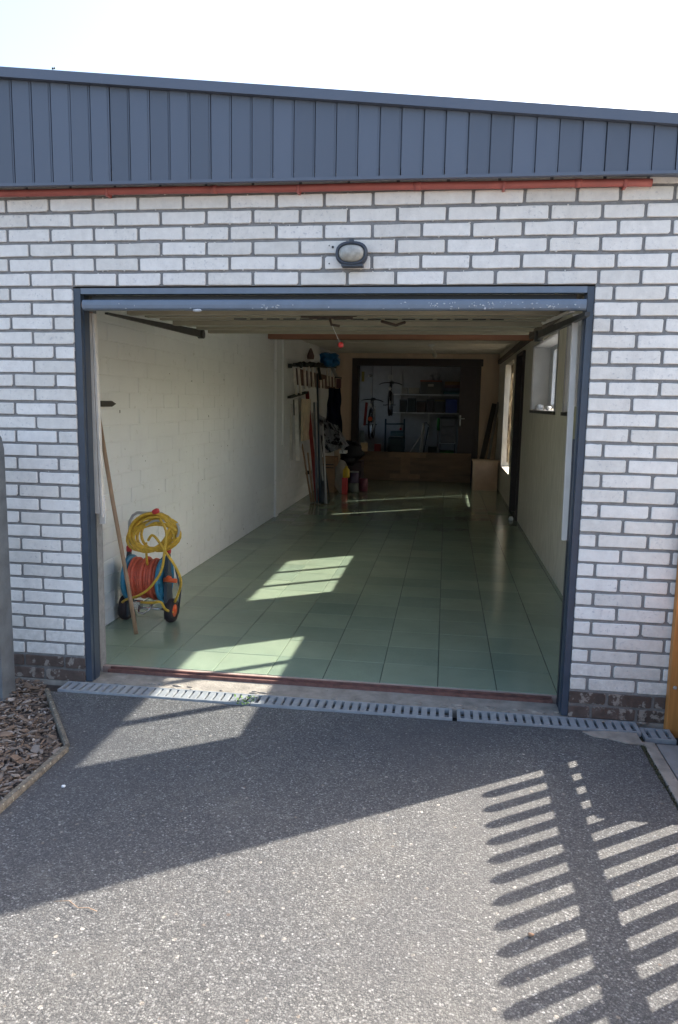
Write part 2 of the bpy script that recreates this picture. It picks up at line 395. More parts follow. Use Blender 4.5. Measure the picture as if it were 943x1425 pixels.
# bark chips and dead leaves
CH = [M('chip_brown', (.17, .115, .08), .9, .3), M('chip_grey', (.23, .19, .16), .9, .3), M('chip_pale', (.36, .31, .27), .9, .25), M('chip_dark', (.11, .08, .065), .9, .3)]
def chips(n, mat, seed, smin, smax):
    random.seed(seed); m = MB()
    for _ in range(n):
        while True:
            x = R(-.9, .28); y = -abs(R(0, 1))**1.3*2.4 - .01
            lim = .255 if y < -.71 else (.255 + (y+.71)*(-.40/.60)) 
            if x < lim-.01: break
        L = smin + (smax-smin)*R(0, 1)**2.2; w_ = L*R(.10, .30) if random.random() < .8 else L*R(.4, .7); th = R(.001, .004); a = R(0, 2*PI); z = -.029 + R(0, 1)**1.5*.026
        rot = Matrix.Rotation(a, 4, 'Z') @ Matrix.Rotation(R(-.45, .45), 4, 'X') @ Matrix.Rotation(R(-.22, .22), 4, 'Y')
        T = Matrix.Translation((x, y, z)) @ rot
        b = R(-.2, .2)*L
        pts = [(-L/2, -w_*R(.1, .5), 0), (0+b, -w_*R(.4, .6), th), (L/2, -w_*R(.0, .4), 0), (L/2*R(.8, 1), w_*R(.1, .5), 0), (b, w_*R(.4, .6), th), (-L/2*R(.8, 1), w_*R(.1, .4), 0)]
        top = [m.bm.verts.new(T @ Vector(p)) for p in pts]; bot = [m.bm.verts.new(T @ (Vector(p) - Vector((0, 0, th+.001)))) for p in pts]
        m.bm.faces.new((top[0], top[1], top[4], top[5])); m.bm.faces.new((top[1], top[2], top[3], top[4])); m.bm.faces.new(bot[::-1])
        for k in range(6): m.bm.faces.new((top[k], bot[k], bot[(k+1) % 6], top[(k+1) % 6]))
    return stuff(tag(m.build('bark_mulch', mat), {0: 'mid brown bark chips scattered over the bed beside the left post', 1: 'grey weathered bark chips among the mulch left of the drive', 2: 'pale dead leaves and chips lying on the bark mulch', 3: 'darkest bark crumbs deep in the bed left of the drive'}[seed % 4], 'mulch'))
chips(6000, CH[0], 100, .005, .07); chips(3800, CH[1], 101, .005, .06); chips(700, CH[2], 102, .008, .045); chips(4500, CH[3], 103, .004, .05)
random.seed(11)
# timber edging between the mulch and the drive
def log_edge(a, b, wd, ht, label, mat):
    m = MB(); a, b = Vector(a), Vector(b); n = 14; d = (b-a).normalized(); s_ = Vector((-d.y, d.x, 0)); pr = []
    for i in range(n+1):
        p = a + (b-a)*i/n; k = wd/2*(1+.12*mnoise.noise(p*14)); hh = ht*(1+.15*mnoise.noise(p*11 + Vector((5, 0, 0))))
        pr.append([m.bm.verts.new(p + s_*u*k + Vector((0, 0, v*hh))) for u, v in ((-1, -1), (-1.0, .6), (-.6, 1), (.6, 1), (1.0, .6), (1, -1))])
    for A, B in zip(pr, pr[1:]):
        for k in range(6): m.bm.faces.new((A[k], A[(k+1) % 6], B[(k+1) % 6], B[k]))
    m.bm.faces.new(pr[0]); m.bm.faces.new(pr[-1][::-1])
    return tag(m.build('garden_edging', mat), label, 'garden edging', 'edging pieces round the mulch bed')
EDGM = M('lichened_edging', (.135, .115, .09), .95, .5, 45, .8, 120, .006, wear=(70, .60), wearc=(.36, .35, .27))
log_edge((-.135, -.135, -.01), (.268, -.690, -.01), .020, .018, 'thin edging strip running from the drain grate to the bend of the mulch bed', EDGM)
log_edge((.275, -.722, -.01), (.258, -3.2, -.01), .034, .022, 'thicker rounded edging length along the drive towards the bottom left corner', EDGM)
# concrete footing ledge, threshold, rail
struct(MB().box(-.62, 3.2, -.002, .158, -.25, -.004).build('threshold_concrete', CONC))
random.seed(5)
m = MB()
for k in range(46):   # broken crumbs of mortar on the ledge
    x = R(-.08, 2.8); y = R(.0, .05) if 0 < x < W else R(-.02, -.003)
    m.blob((x, y, -.002), (R(.008, .03), R(.004, .012), R(.002, .006)), k, .5, 1)
stuff(tag(m.build('mortar_crumbs', CONC), 'broken mortar crumbs lying on the ledge behind the drain grate', 'crumbs'))
rail = tag(MB().box(.05, W-.05, .158, .172, -.02, .012).box(.05, W-.05, .172, .196, -.02, .004).box(.05, W-.05, .196, .206, -.02, .015, ).build('door_track', RUST), 'rusty steel threshold rail across the garage doorway', 'door track')
struct(MB().box(XL, XR, .206, .236, -.05, .011).build('threshold_screed', PINK))
# right-hand concrete path and kerb
pv = MB(); 
path = struct(MB().box(2.985, 5.2, -9, -.0, -.20, -.030).build('path', CONC2))
y = -.20; k = 0
while y > -6:
    L = .5; me = MB().box(2.765, 2.98, y-L+.006, y, -.15, -.012 + R(-.003, .003), .004).mesh('paving_slab', CONC2, (2.84, y, -.15)); piece('paving_slab', me, (2.84, y, -.15), path); y -= L; k += 1
y = -.20
while y > -6:
    me = MB().box(2.706, 2.758, y-.994, y, -.15, -.006 + R(-.002, .002), .006).mesh('kerb_stone', CONC, (2.73, y, -.15)); piece('kerb_stone', me, (2.73, y, -.15), path); y -= 1.0
m = MB()
for k in range(700):
    y = -.16 - R(0, 1)**1.2*3.5
    m.blob((2.696 + random.gauss(0, .007), y, -.012), (R(.002, .008), R(.003, .010), R(.004, .009)), k, .6, 1)
stuff(tag(m.build('moss', MOSS), 'moss and dirt in the gap between the drive and the right path', 'moss'))
patch_poly = [(2.28+.28, -.125), (2.42+.28, -.125), (2.70, -.19), (2.705, -.235), (2.63, -.235), (2.56, -.20), (2.50, -.195), (2.46, -.15)]
struct(MB().prism(patch_poly, 'z', -.02, G+.003).build('concrete_patch', CONC))

# drain channel: sections of slotted grate
dr = thing('drain_channel', 'slotted galvanised drain channel running across the drive in front of the doorway', 'drain', (1.4, -.065, -.05))
MB().box(-.12, 2.99, -.126, -.004, -.12, -.045).build('channel_bottom', PIT_M, dr)
def grate(x0, x1, y0, y1, z):
    m = MB(); rim = .010; n = int(round((x1-x0)/.0415)); p = (x1-x0-.016)/n
    m.box(x0, x1, y0, y0+rim, z-.022, z); m.box(x0, x1, y1-rim, y1, z-.022, z)
    for k in range(n+1):
        xc = x0 + .008 + k*p; hw = .0135 if 0 < k < n else .008
        m.box(xc-hw, xc+hw, y0+rim, y1-rim, z-.018, z-.001)
    m.box(x0, x1, (y0+y1)/2-.002, (y0+y1)/2+.002, z-.018, z-.012)
    return m.build('grate', GALV, dr)
for x0, x1, dy, z in ((-.085, .905, 0, .001), (.909, 1.878, 0, .002), (1.900, 2.722, .002, 0.001), (2.728, 2.86, -.045, -.004)):
    grate(x0, x1, -.122+dy, -.008+dy, z)
# a tuft of green weeds at the grate
m = MB(); random.seed(3)
for k in range(34):
    x = .86 + R(-.05, .07); y = -.10 + R(-.03, .06); a = R(0, 2*PI); L = R(.008, .022); t = Vector((math.cos(a), math.sin(a), 0)); s_ = Vector((-t.y, t.x, 0))*.003
    b = Vector((x, y, -.004)); m.bm.faces.new([m.bm.verts.new(p) for p in (b-s_, b+s_, b+t*L*.6+s_*1.5+Vector((0, 0, L*.6)), b+t*L+Vector((0, 0, L*.4)), b+t*L*.6-s_*1.5+Vector((0, 0, L*.55)))])
stuff(tag(m.build('weed', M('weed_green', (.12, .22, .04), .8)), 'small green weeds sprouting through the sunlit drain grate', 'weeds'))
# small loose things on the asphalt
def pebble(px, py, r, mat, label, nm='pebble', cat='pebble'):
    d = _fw + _r2*((px-471.5)/FPX) - _u2*((py-712.5)/FPX); p = CAM + d*((G-CAM.z)/d.z)
    tag(MB().blob((p.x, p.y, G+r*.35), (r, r*.8, r*.55), px, .5, 1).build(nm, mat), label, cat)
pebble(88, 1095, .010, WHITEP, 'white pebble on the shaded asphalt near the bend of the edging')
pebble(738, 1302, .009, CARD, 'brown leaf crumb beside the picket shadows', 'leaf_crumb', 'leaf crumb')
m = MB(); p0 = [(.10+.62, -1.62), (.76, -1.61), (.80, -1.635), (.83, -1.63), (.86, -1.64)]
tag(m.tube([(x, y, G+.002) for x, y in p0], .0009, 5).build('twig', BROOM), 'thin dark twig on the asphalt just inside the shadow at lower left', 'twig')

# ================================================================= GARAGE BUILDING
gar = thing('garage', 'low white brick garage with its up and over door raised and slate blue cladding above', 'garage', (1.2, 0, 0))
fw_ = MB()
YM = .008
fw_.box(-3.4, 0, YM, .25, -.02, 2.60); fw_.box(W, XO, YM, .25, -.02, 2.45); fw_.box(0.0, W, YM, .25, HEAD+.004, 2.45)
fw_ob = fw_.build('front_wall', MORTAR, gar)
random.seed(21)
def brick_mesh(L, H, mat, D=.045, chip=.35, rough=.0016):
    m = MB(); bm = m.bm
    def j(): return R(-rough, rough)
    o = []
    cs = [(-L/2, -H/2), (L/2, -H/2), (L/2, H/2), (-L/2, H/2)]
    for k, (cx, cz) in enumerate(cs):
        nx, nz = cs[(k+1) % 4]; px_, pz_ = cs[k-1]
        c = .004 if random.random() > chip*.22 else R(.005, .009)
        dx = Vector((px_-cx, pz_-cz)).normalized(); dn = Vector((nx-cx, nz-cz)).normalized()
        o.append((cx+dx.x*c+j()*.5, cz+dx.y*c+j()*.5)); o.append((cx+dn.x*c+j()*.5, cz+dn.y*c+j()*.5))
        if abs(nx-cx) > .05:
            for t in (.35, .7):
                o.append((cx+(nx-cx)*(t+R(-.1, .1)), cz + j()))
    n = len(o)
    b = .0022
    ring0 = [bm.verts.new((x*(1-2*b/L*1.0), -.0, z*(1-2*b/H))) for x, z in o]
    ring1 = [bm.verts.new((x, b, z)) for x, z in o]
    ring2 = [bm.verts.new((x, D, z)) for x, z in o]
    bm.faces.new(ring0)
    for A, B in ((ring0, ring1), (ring1, ring2)):
        for k in range(n): bm.faces.new((A[k], A[(k+1) % n], B[(k+1) % n], B[k]))
    return m.mesh('brick', mat)
J = .0135; BH = PITCH-J
full = [brick_mesh(.22-J, BH, BRICK) for _ in range(14)]
cache = {}
def brick_of(L, mat=BRICK, H=BH):
    key = (round(L, 3), mat.name, round(H, 3))
    if key not in cache: cache[key] = [brick_mesh(L, H, mat, chip=.35 if mat is BRICK else .8) for _ in range(3 if mat is BRICK else 5)]
    return random.choice(cache[key])
far = MB()
def put_brick(xa, xb, row, wall, mat=BRICK):
    """brick between joint centres xa, xb"""
    L = xb-xa-J; xc = (xa+xb)/2; zc = Z0 + (row+.5)*PITCH
    if L < .015: return
    me = random.choice(full) if (mat is BRICK and abs(L-(.22-J)) < .003) else brick_of(L, mat)
    loc = (xc, R(-.0015, .0015), zc+R(-.0012, .0012)); rot = (R(-.012, .012), R(-.006, .006), R(-.006, .006))
    if -.56 < xc < 3.0 and row < 34:
        piece('brick', me, loc, wall, rot)
    else:
        far.box(xa+J/2, xb-J/2, 0, .03, zc-BH/2, zc+BH/2)
for row in range(0, 35):
    even = row % 2 == 0
    lat0 = -.1017 if even else .0083
    xr = 2.497 if even else 2.605
    if row < 27:
        xs = [lat0 - .22*k for k in range(16) if lat0-.22*k < -.03]; xs.sort()
        xs2 = xs + [J/2]
        for a, b in zip(xs2, xs2[1:]): put_brick(a, b, row, fw_ob)
        xs = [W-J/2, xr] + [xr+.22*k for k in range(1, 4) if xr+.22*k < XO-.04] + [XO+J/2]
        for a, b in zip(xs, xs[1:]): put_brick(a, b, row, fw_ob)
    else:
        xs = [lat0 + .22*k for k in range(-15, 13) if lat0+.22*k < xr-.12] + [xr] + [xr+.22*k for k in range(1, 4) if xr+.22*k < XO-.04] + [XO+J/2]
        for a, b in zip(xs, xs[1:]): put_brick(a, b, row, fw_ob)
for row in (-1, -2):
    lat = -.11 if row == -1 else -.0
    xs = sorted([lat-.22*k for k in range(16) if lat-.22*k < -.03]) + [J/2]
    for a, b in zip(xs, xs[1:]): put_brick(a, b, row, fw_ob, DARKBRICK)
    xs = [W-J/2] + [W+(.10 if row == -2 else .17)+.205*k for k in range(0, 3)] ; xs = [x for x in xs if x < XO-.03] + [XO+J/2]
    for a, b in zip(xs, xs[1:]): put_brick(a, b, row, fw_ob, DARKBRICK)
o = far.build('outer_brick', BRICK, fw_ob); stuff(o)
# plinth mortar: darker, in front of the main mortar by a hair
for xa_, xb_ in ((-3.4, -.001), (W+.001, XO)): MB().box(xa_, xb_, YM-.002, YM+.004, -.02, Z0-.004).build('plinth_mortar', PLMORTAR, fw_ob)
m = MB()
for (px, py, r) in ((463, 344, .0055), (458, 342, .0028), (458, 367, .0032)):
    p = at(px, py, 0); m.lathe((p.x, -.0028, p.z), (0, -1, 0), [(r, 0), (r, .0012)], 10)
stuff(m.build('drill_hole_dark', BLACKM, fw_ob))  # black discs stand in for the shade inside drilled holes
m = MB(); random.seed(9)   # blobs of plaster / paint stuck on the upper courses and loose bits on joints
for k in range(150):
    row = random.choice([28, 29, 30, 31, 32, 33]); x = R(.1, 2.3) if random.random() < .8 else R(-.5, 3)
    z = Z0 + row*PITCH + random.choice([J/2, -J/2]) + R(-.002, .002)
    m.blob((x, .003, z), (R(.002, .006), .004, R(.002, .005)), k, .5, 1)
stuff(m.build('paint_blob', BRICK, fw_ob))

# left inner wall of painted blocks
lw = MB().box(-.62, XL-.006, .25, YB+.25, -.02, 2.62).build('left_wall', BLOCKP, gar)
random.seed(31)
def block_mesh(L, H):
    m = MB(); b = .003
    x0, x1, z0, z1 = -L/2, L/2, -H/2, H/2
    v = [m.bm.verts.new(p) for p in ((0, x0+b, z0+b), (0, x1-b, z0+b), (0, x1-b, z1-b), (0, x0+b, z1-b), (-b, x0, z0), (-b, x1, z0), (-b, x1, z1), (-b, x0, z1), (-.03, x0, z0), (-.03, x1, z0), (-.03, x1, z1), (-.03, x0, z1))]
    m.bm.faces.new(v[:4])
    for A, B in ((0, 4), (4, 8)):
        for k in range(4): m.bm.faces.new((v[A+k], v[A+(k+1) % 4], v[B+(k+1) % 4], v[B+k]))
    return m.mesh('block', BLOCKP)
BL, BHH, BJ = .312, .1062, .005
bf = block_mesh(BL-BJ, BHH-BJ); bcache = {}
rest = MB()
for row in range(21):
    zc = .005 + (row+.5)*BHH + .0; y = .255 - (0 if row % 2 == 0 else BL/2); first = True
    while y < YB:
        a, b = max(y, .255), min(y+BL, YB); y += BL
        if b-a < .03: continue
        if b < 3.9:
            L = b-a-BJ; key = round(L, 3)
            if key not in bcache: bcache[key] = bf if abs(L-(BL-BJ)) < .001 else block_mesh(L, BHH-BJ)
            piece('block', bcache[key], (XL + R(-.0022, .0022), (a+b)/2, zc), lw, (0, R(-.008, .008), R(-.004, .004)))
        else:
            rest.box(-.33, XL+R(-.0015, .0015), a+BJ/2, b-BJ/2, zc-BHH/2+BJ/2, zc+BHH/2-BJ/2)
stuff(rest.build('far_block', BLOCKP, lw))
random.seed(61); m = MB()
for k in range(46):
    y = R(.8, 5.2); z = R(.1, 1.6)**1.1; w_ = R(.002, .006); h_ = R(.003, .022) if random.random() < .4 else R(.002, .006)
    m.box(XL+.0012, XL+.0038, y, y+w_, z, z+h_)
stuff(m.build('wall_scar', M('scar_dark', (.16, .14, .12), .9, .3), lw))
MB().box(XL+.004, XL+.035, 5.62, 5.76, 0.012, 2.30, .004).build('pilaster', BLOCKP, lw)
MB().box(XL+.004, XL+.03, 6.05, 6.10, 0.9, 2.28, .003).build('wall_pipe', BLOCKP, lw)
# right wall with its openings
WZ0, WZ1 = 1.40, 2.09
wins = [(.80, 2.80), (3.30, 5.14)]
dY0, dY1 = 6.10, 7.02
cY0, cY1, cZ0, cZ1 = 7.70, 9.26, .45, 2.11
m = MB(); T = 2.62
def seg(y0, y1, z0, z1): m.box(XR, XO, y0, y1, z0, z1)
seg(.25, wins[0][0], -.02, T); seg(wins[0][1], wins[1][0], -.02, T); seg(wins[1][1], dY0, -.02, T); seg(dY1, cY0, -.02, T); seg(cY1, 13.0, -.02, T)
for a, b in wins: seg(a, b, -.02, WZ0); seg(a, b, WZ1, T)
seg(dY0, dY1, 2.13, T); seg(cY0, cY1, -.02, cZ0); seg(cY0, cY1, cZ1, T)
m.build('right_wall', PLASTER, gar)
for wi, (a, b) in enumerate(wins):
    # reveals, frame, mullions, panes, sill
    wn = MB()
    fx0, fx1 = 2.905, 2.955
    f0 = .07; farw = (.47, .27)[wi]
    wn.box(fx0, fx1, a+.004, a+f0, WZ0+.03, WZ1-.004); wn.box(fx0, fx1, b-farw, b-.004, WZ0+.03, WZ1-.004)
    wn.box(fx0, fx1, a+f0, b-farw, WZ0+.03, WZ0+.07); wn.box(fx0, fx1, a+f0, b-farw, WZ1-.05, WZ1-.004)
    fr = wn.build('window_frame', FRAMEW, gar)
    n0, n1 = a+f0, b-farw; st = (n1-n0)/3
    for k in (1, 2): MB().box(fx0+.005, fx1-.005, n0+st*k-.021, n0+st*k+.021, WZ0+.07, WZ1-.05).build('mullion', FRAMEW, fr)
    for k in range(3):
        y0 = n0+st*k+(.022 if k else .001); y1 = n0+st*(k+1)-(.022 if k < 2 else .001)
        MB().box(2.928, 2.932, y0, y1, WZ0+.071, WZ1-.051).build('pane', GLASS, fr)
    MB().box(XR-.02, XO-.09, a-.03, b+.03, WZ0-.022, WZ0+.006).build('window_sill', SILLD, fr)
    MB().box(XR+.012, fx0, a+.004, b-.004, WZ0+.007, WZ0+.013).build('sill_lining', WHITEREV, fr)
    lin = MB(); e = .006
    lin.box(XR+.002, fx0-.001, a+.001, a+e, WZ0+.014, WZ1-.001); lin.box(XR+.002, fx0-.001, b-e, b-.001, WZ0+.014, WZ1-.001); lin.box(XR+.002, fx0-.001, a+e, b-e, WZ1-e, WZ1-.001)
    lin.build('reveal_lining', WHITEREV, fr)
    tr = MB(); t_ = .014
    tr.box(XR-.012, XR+.001, a-t_, a, WZ0+.007, WZ1+t_); tr.box(XR-.012, XR+.001, b, b+t_, WZ0+.007, WZ1+t_); tr.box(XR-.012, XR+.001, a, b, WZ1, WZ1+t_)
    tr.build('window_casing', M('grey_window_casing', (.34, .34, .34), .6, .1), fr)
# small objects on the far sill
p = (2.80, 5.0, WZ0+.013)
tag(MB().lathe((2.80, 4.95, WZ0+.014), (0, 0, 1), [(.035, 0), (.045, .03), (.04, .05), (.012, .055)], 14).build('jar_lid', WHITEP), 'small white dish on the far window sill', 'dish')
tag(MB().blob((2.80, 4.3, WZ0+.035), (.03, .12, .022), 4, .4).build('cloth_rag', WHITEP), 'crumpled white rag lying along the far window sill', 'rag')
# side door on the right
dr_ = MB().box(2.80, 2.85, dY0+.045, dY1-.045, .02, 2.085).build('side_door', WOODD, gar)
MB().box(XR-.03, 2.90, dY0+.001, dY0+.044, .012, 2.129).box(XR-.03, 2.90, dY1-.044, dY1-.001, .012, 2.129).box(XR-.03, 2.90, dY0+.044, dY1-.044, 2.086, 2.129).build('door_frame', WOODD, dr_)
MB().box(2.79, 2.80, dY0+.06, dY0+.09, .95, 1.2).tube([(2.795, dY0+.075, 1.1), (2.75, dY0+.075, 1.1), (2.75, dY0+.19, 1.1)], .009).build('door_handle', LGREY, dr_)
tag(MB().lathe((2.66, 6.12, .012), (0, 0, 1), [(.028, 0), (.03, .02), (.022, .045), (.004, .05)], 14).build('doorstop', WHITEP), 'small white doorstop on the tiles by the dark side door', 'doorstop')
# curtained tall window
cf = MB().box(2.92, 2.96, cY0+.001, cY0+.03, cZ0, cZ1-.001).box(2.92, 2.96, cY1-.03, cY1-.001, cZ0, cZ1-.001).box(2.92, 2.96, cY0+.03, cY1-.03, cZ1-.035, cZ1-.001).build('window_frame', FRAMEW, gar)
MB().box(2.938, 2.942, cY0+.031, cY1-.031, cZ0+.001, cZ1-.036).build('pane', GLASS, cf)
m = MB(); n = 60; Y0c, Y1c = 7.800, 9.10; vs = []
for i in range(n+1):
    y = Y0c + (Y1c-Y0c)*i/n; xx = 2.83 + .020*math.sin(i*1.35) + .008*math.sin(i*.5)
    vs.append([m.bm.verts.new((xx + .006*math.sin(z*7+i), y - (.05*(1-i/8) if i < 8 and z < 3 else 0), cZ0+.09 + (cZ1-cZ0-.10)*z/8 + (.02*math.sin(i*.7) if z == 0 else 0))) for z in range(9)])
for A, B in zip(vs, vs[1:]):
    for k in range(8): f = m.bm.faces.new((A[k], B[k], B[k+1], A[k+1])); f.smooth = True
bmesh.ops.solidify(m.bm, geom=m.bm.faces[:], thickness=.002)
tag(m.build('curtain', CURTAIN), 'mottled brown and cream curtain glowing at the far right window', 'curtain')
tag(MB().tube([(2.83, 7.705, 2.085), (2.83, 9.255, 2.085)], .008).build('curtain_rod', BLACKM), 'thin dark rod above the mottled curtain', 'curtain rod')

# ceiling, beams
m = MB(); m.prism([(.25, 2.235), (YB, 2.385), (YB, 2.44), (.25, 2.44)], 'x', XL-.001, XR+.001); ce = m.build('ceiling', CEILM, gar)
for yb, hh, mt, wd in ((5.30, .125, BEAMM, .12), (1.2, .06, CEILM, .1), (3.2, .05, CEILM, .1)):
    zc = 2.235 + (yb-.25)*.0142
    MB().box(XL, XR, yb, yb+wd, zc-hh, zc+.01).build('ceiling_beam', mt, ce)
for k, yb in enumerate((6.5, 7.7, 8.9, 10.1)):
    zc = 2.235 + (yb-.25)*.0142; MB().box(XL, XR, yb, yb+.045, zc-.010, zc+.01).build('ceiling_batten', CEILM, ce)
MB().box(XR-.05, XR-.002, .3, YB-.3, 2.19, 2.26).build('wall_plate', M('grey_brown_plate', (.16, .13, .11), .8), ce)
# back wall with wide opening
bO0, bO1, bOZ = .03, 2.39, 2.28
m = MB(); m.box(XL, bO0, YB, YB+.2, -.02, 2.62); m.box(bO1, XR, YB, YB+.2, -.02, 2.62); m.box(bO0, bO1, YB, YB+.2, bOZ, 2.62)
bw = m.build('back_wall', TANWALL, gar)
m = MB(); m.box(bO0-.02, bO0+.10, YB-.03, YB+.22, .012, bOZ-.12); m.box(bO1-.06, bO1+.02, YB-.03, YB+.22, .012, bOZ-.12); m.box(bO0-.02, bO1+.05, YB-.035, YB+.22, bOZ-.12, bOZ+.01)
fr = m.build('opening_frame', WOODD, bw)
dl = MB().box(2.03, 2.33, YB-.005, YB+.04, .02, 2.16).build('inner_door', M('inner_door_stain', (.034, .022, .026), .5), bw)
MB().box(2.045, 2.075, YB-.012, YB-.006, 1.06, 1.26).tube([(2.06, YB-.012, 1.2), (2.06, YB-.06, 1.2), (2.14, YB-.06, 1.2)], .009).build('handle_plate', WHITEP, dl)
# storage room behind
m = MB(); m.box(-.62, XO, 13.0, 13.2, -.02, 2.62); m.box(-.62, -.40, YB+.25, 11.5, -.02, 2.62); m.box(-.62, -.40, 12.7, 13.0, -.02, 2.62); m.box(-.62, -.40, 11.5, 12.7, -.02, 1.0); m.box(-.62, -.40, 11.5, 12.7, 2.15, 2.62)
m.build('storage_wall', STOREW, gar)
sf = MB().box(-.56, -.52, 11.502, 11.55, 1.002, 2.148).box(-.56, -.52, 12.65, 12.698, 1.002, 2.148).box(-.56, -.52, 11.55, 12.65, 1.002, 1.05).box(-.56, -.52, 11.55, 12.65, 2.10, 2.148).build('window_frame', FRAMEW, gar)  # unseen side window, added to brighten the storage room
MB().box(-.541, -.539, 11.551, 12.649, 1.051, 2.099).build('pane', GLASS, sf)
MB().box(-.40, XR, YB+.2, 13.0, 2.40, 2.5).build('storage_ceiling', STOREW, gar)

# roof and fascia
m = MB()
def ztop(x): return 2.868 - .1005*x
m.prism([(-3.4, 2.62), (XO+.06, 2.40), (XO+.06, ztop(XO+.06)-.015), (-3.4, ztop(-3.4)-.015)], 'y', -.085, 13.3)
rf = m.build('roof', SLATE_T, gar)
random.seed(77)
fp = .0933; x = -.208 - fp*14
fa = MB().prism([(-3.4, ztop(-3.4)-.02), (XO+.07, ztop(XO+.07)-.02), (XO+.07, ztop(XO+.07)+.022), (-3.4, ztop(-3.4)+.022)], 'y', -.128, -.08).build('verge_capping', SLATE_T, rf)
MB().prism([(-3.4, 2.424), (XO+.07, 2.396), (XO+.07, 2.409), (-3.4, 2.437)], 'y', -.106, -.082).build('bottom_trim', SLATE, rf)
while x < XO+.05:
    gap = .004 if random.random() > .3 else .007
    xa, xb = x+gap/2, min(x+fp-gap/2, XO+.07); dy = R(-.002, .002)
    za = 2.4385 - (x+3.4)*.0044; zb1 = ztop(xa)-.021; zb2 = ztop(xb)-.021; Yf = -.100+dy; Yb = -.0865
    m = MB(); lip = .008
    # slightly stepped board: face plus a lower tongue along its right edge
    m.hexa([(xa, Yf, za), (xb-lip, Yf, za), (xb-lip, Yb, za), (xa, Yb, za), (xa, Yf, zb1), (xb-lip, Yf, zb2), (xb-lip, Yb, zb2), (xa, Yb, zb1)])
    m.hexa([(xb-lip, Yf+.003, za), (xb, Yf+.003, za), (xb, Yb, za), (xb-lip, Yb, za), (xb-lip, Yf+.003, zb2), (xb, Yf+.003, zb2), (xb, Yb, zb2), (xb-lip, Yb, zb2)])
    m.build('cladding_board', SLATE, fa); x += fp
p = at(73, 96, -.1)
tag(MB().blob((p.x, -.10, p.z+.002), (.004, .004, .006), 3, .5, 1).blob((p.x+.008, -.10, p.z+.004), (.004, .004, .006), 6, .5, 1).build('lichen_tuft', MOSS), 'tiny tuft standing on the roof edge at upper left', 'tuft')
# conduit under the cladding
m = MB(); pts = [(-3.4, -.028, 2.402)] + [(-1+i*.3, -.028, 2.397 - i*.0014 + .0015*math.sin(i*1.7)) for i in range(12)] + [(2.55, -.028, 2.379), (2.615, -.028, 2.377)]
pipe = m.tube([(p[0], p[1]+.004, p[2]+.008) for p in pts], .0165, 10).build('red_conduit', RED); tag(pipe, 'long red plastic conduit fixed under the cladding above the top bricks', 'conduit')
for x in (.70, 1.62, 2.3): 
    c = MB().lathe((x, -.024, 2.4005-.0047*x), (1, 0, 0), [(.0185, 0), (.0185, .03)], 12).build('coupling', RED, pipe)
for x in (.2, 1.1, 2.0, 2.5): MB().box(x, x+.012, -.043, .008, 2.376-.0047*x, 2.409-.0047*x, .002).build('pipe_clip', RED, pipe)

# floor tiles
random.seed(41)
fl = struct(MB().box(XL, XR+.2, .236, 13.0, -.1, .004).build('garage_floor', GROUT))
def tile_mesh(sx, sy):
    m = MB(); b = .0012; h = .008
    v = []
    for z, i in ((0, 0), (h-b, 0), (h, b)):
        v.append([m.bm.verts.new(p) for p in ((-sx/2+i, -sy/2+i, z), (sx/2-i, -sy/2+i, z), (sx/2-i, sy/2-i, z), (-sx/2+i, sy/2-i, z))])
    for A, B in zip(v, v[1:]):
        for k in range(4): m.bm.faces.new((A[k], A[(k+1) % 4], B[(k+1) % 4], B[k]))
    m.bm.faces.new(v[2]); return m.mesh('tile', TILE)
tm = tile_mesh(.2962, .2962); tl = MB(); tl0 = MB()
nrow = 0; y = .24
while y < YB+.2:
    for k in range(10):
        x = -.295 + .3*k
        if nrow < 28: piece('tile', tm, (x+.15, y+.15, .004+R(-.0004, .0004)), fl, (R(-.00025, .00025), R(-.00025, .00025), 0))
        else: tl.box(x+.002, x+.298, y+.002, y+.298, .003, .0118+R(-.0004, .0004))
    tl0.box(XL+.0, -.298, y+.002, y+.298, .003, .0118); tl0.box(2.707, XR, y+.002, y+.298, .003, .0118)
    y += .3; nrow += 1
y = YB+.24
while y < 12.9:
    for k in range(11): tl.box(-.295+.3*k+.002, -.295+.3*k+.298, y, y+.296, .003, .0118)
    y += .3
stuff(tl.build('far_tile', TILE, fl)); stuff(tl0.build('cut_tile', TILE, fl))

# ================================================================= GARAGE DOOR
gd = thing('garage_door', 'slate blue up and over garage door swung open under the ceiling', 'garage door', (W/2, .05, 0))
m = MB()
m.box(.002, .036, .010, .050, .0, HEAD-.004); m.box(.036, .040, .035, .090, .0, HEAD-.03)
m.build('frame_jamb', FRAME, gd)
m = MB()
m.box(W-.031, W-.002, .010, .050, .0, HEAD-.004); m.box(W-.035, W-.031, .035, .090, .0, HEAD-.03)
m.build('frame_jamb', FRAME, gd)
MB().box(.037, W-.032, .012, .060, HEAD-.030, HEAD-.003).build('frame_head', TUBE, gd)
MB().box(.07, W-.07, .075, .11, HEAD-.09, HEAD-.034).box(.07, W-.07, .060, .074, HEAD-.052, HEAD-.031).build('head_channel', FRAMED, gd)
m = MB()
for k in range(12): m.lathe((2.07+k*.024, .0745, HEAD-.062), (0, -1, 0), [(.005, 0), (.005, .003)], 8)
m.box(2.04, W-.08, .0725, .0745, HEAD-.078, HEAD-.074)
m.build('perforated_strip', CREAM, gd)
# dark inner channel behind each jamb
MB().box(-.004, .008, .112, .165, .0, 1.55).build('inner_channel', FRAMED, gd)
MB().box(W-.034, W-.022, .112, .150, .0, 1.30).build('inner_channel', FRAMED, gd)
MB().box(-.004, .010, .166, .19, 1.20, 1.88).build('timber_packing', M('pink_wood', (.45, .28, .22), .7), gd)
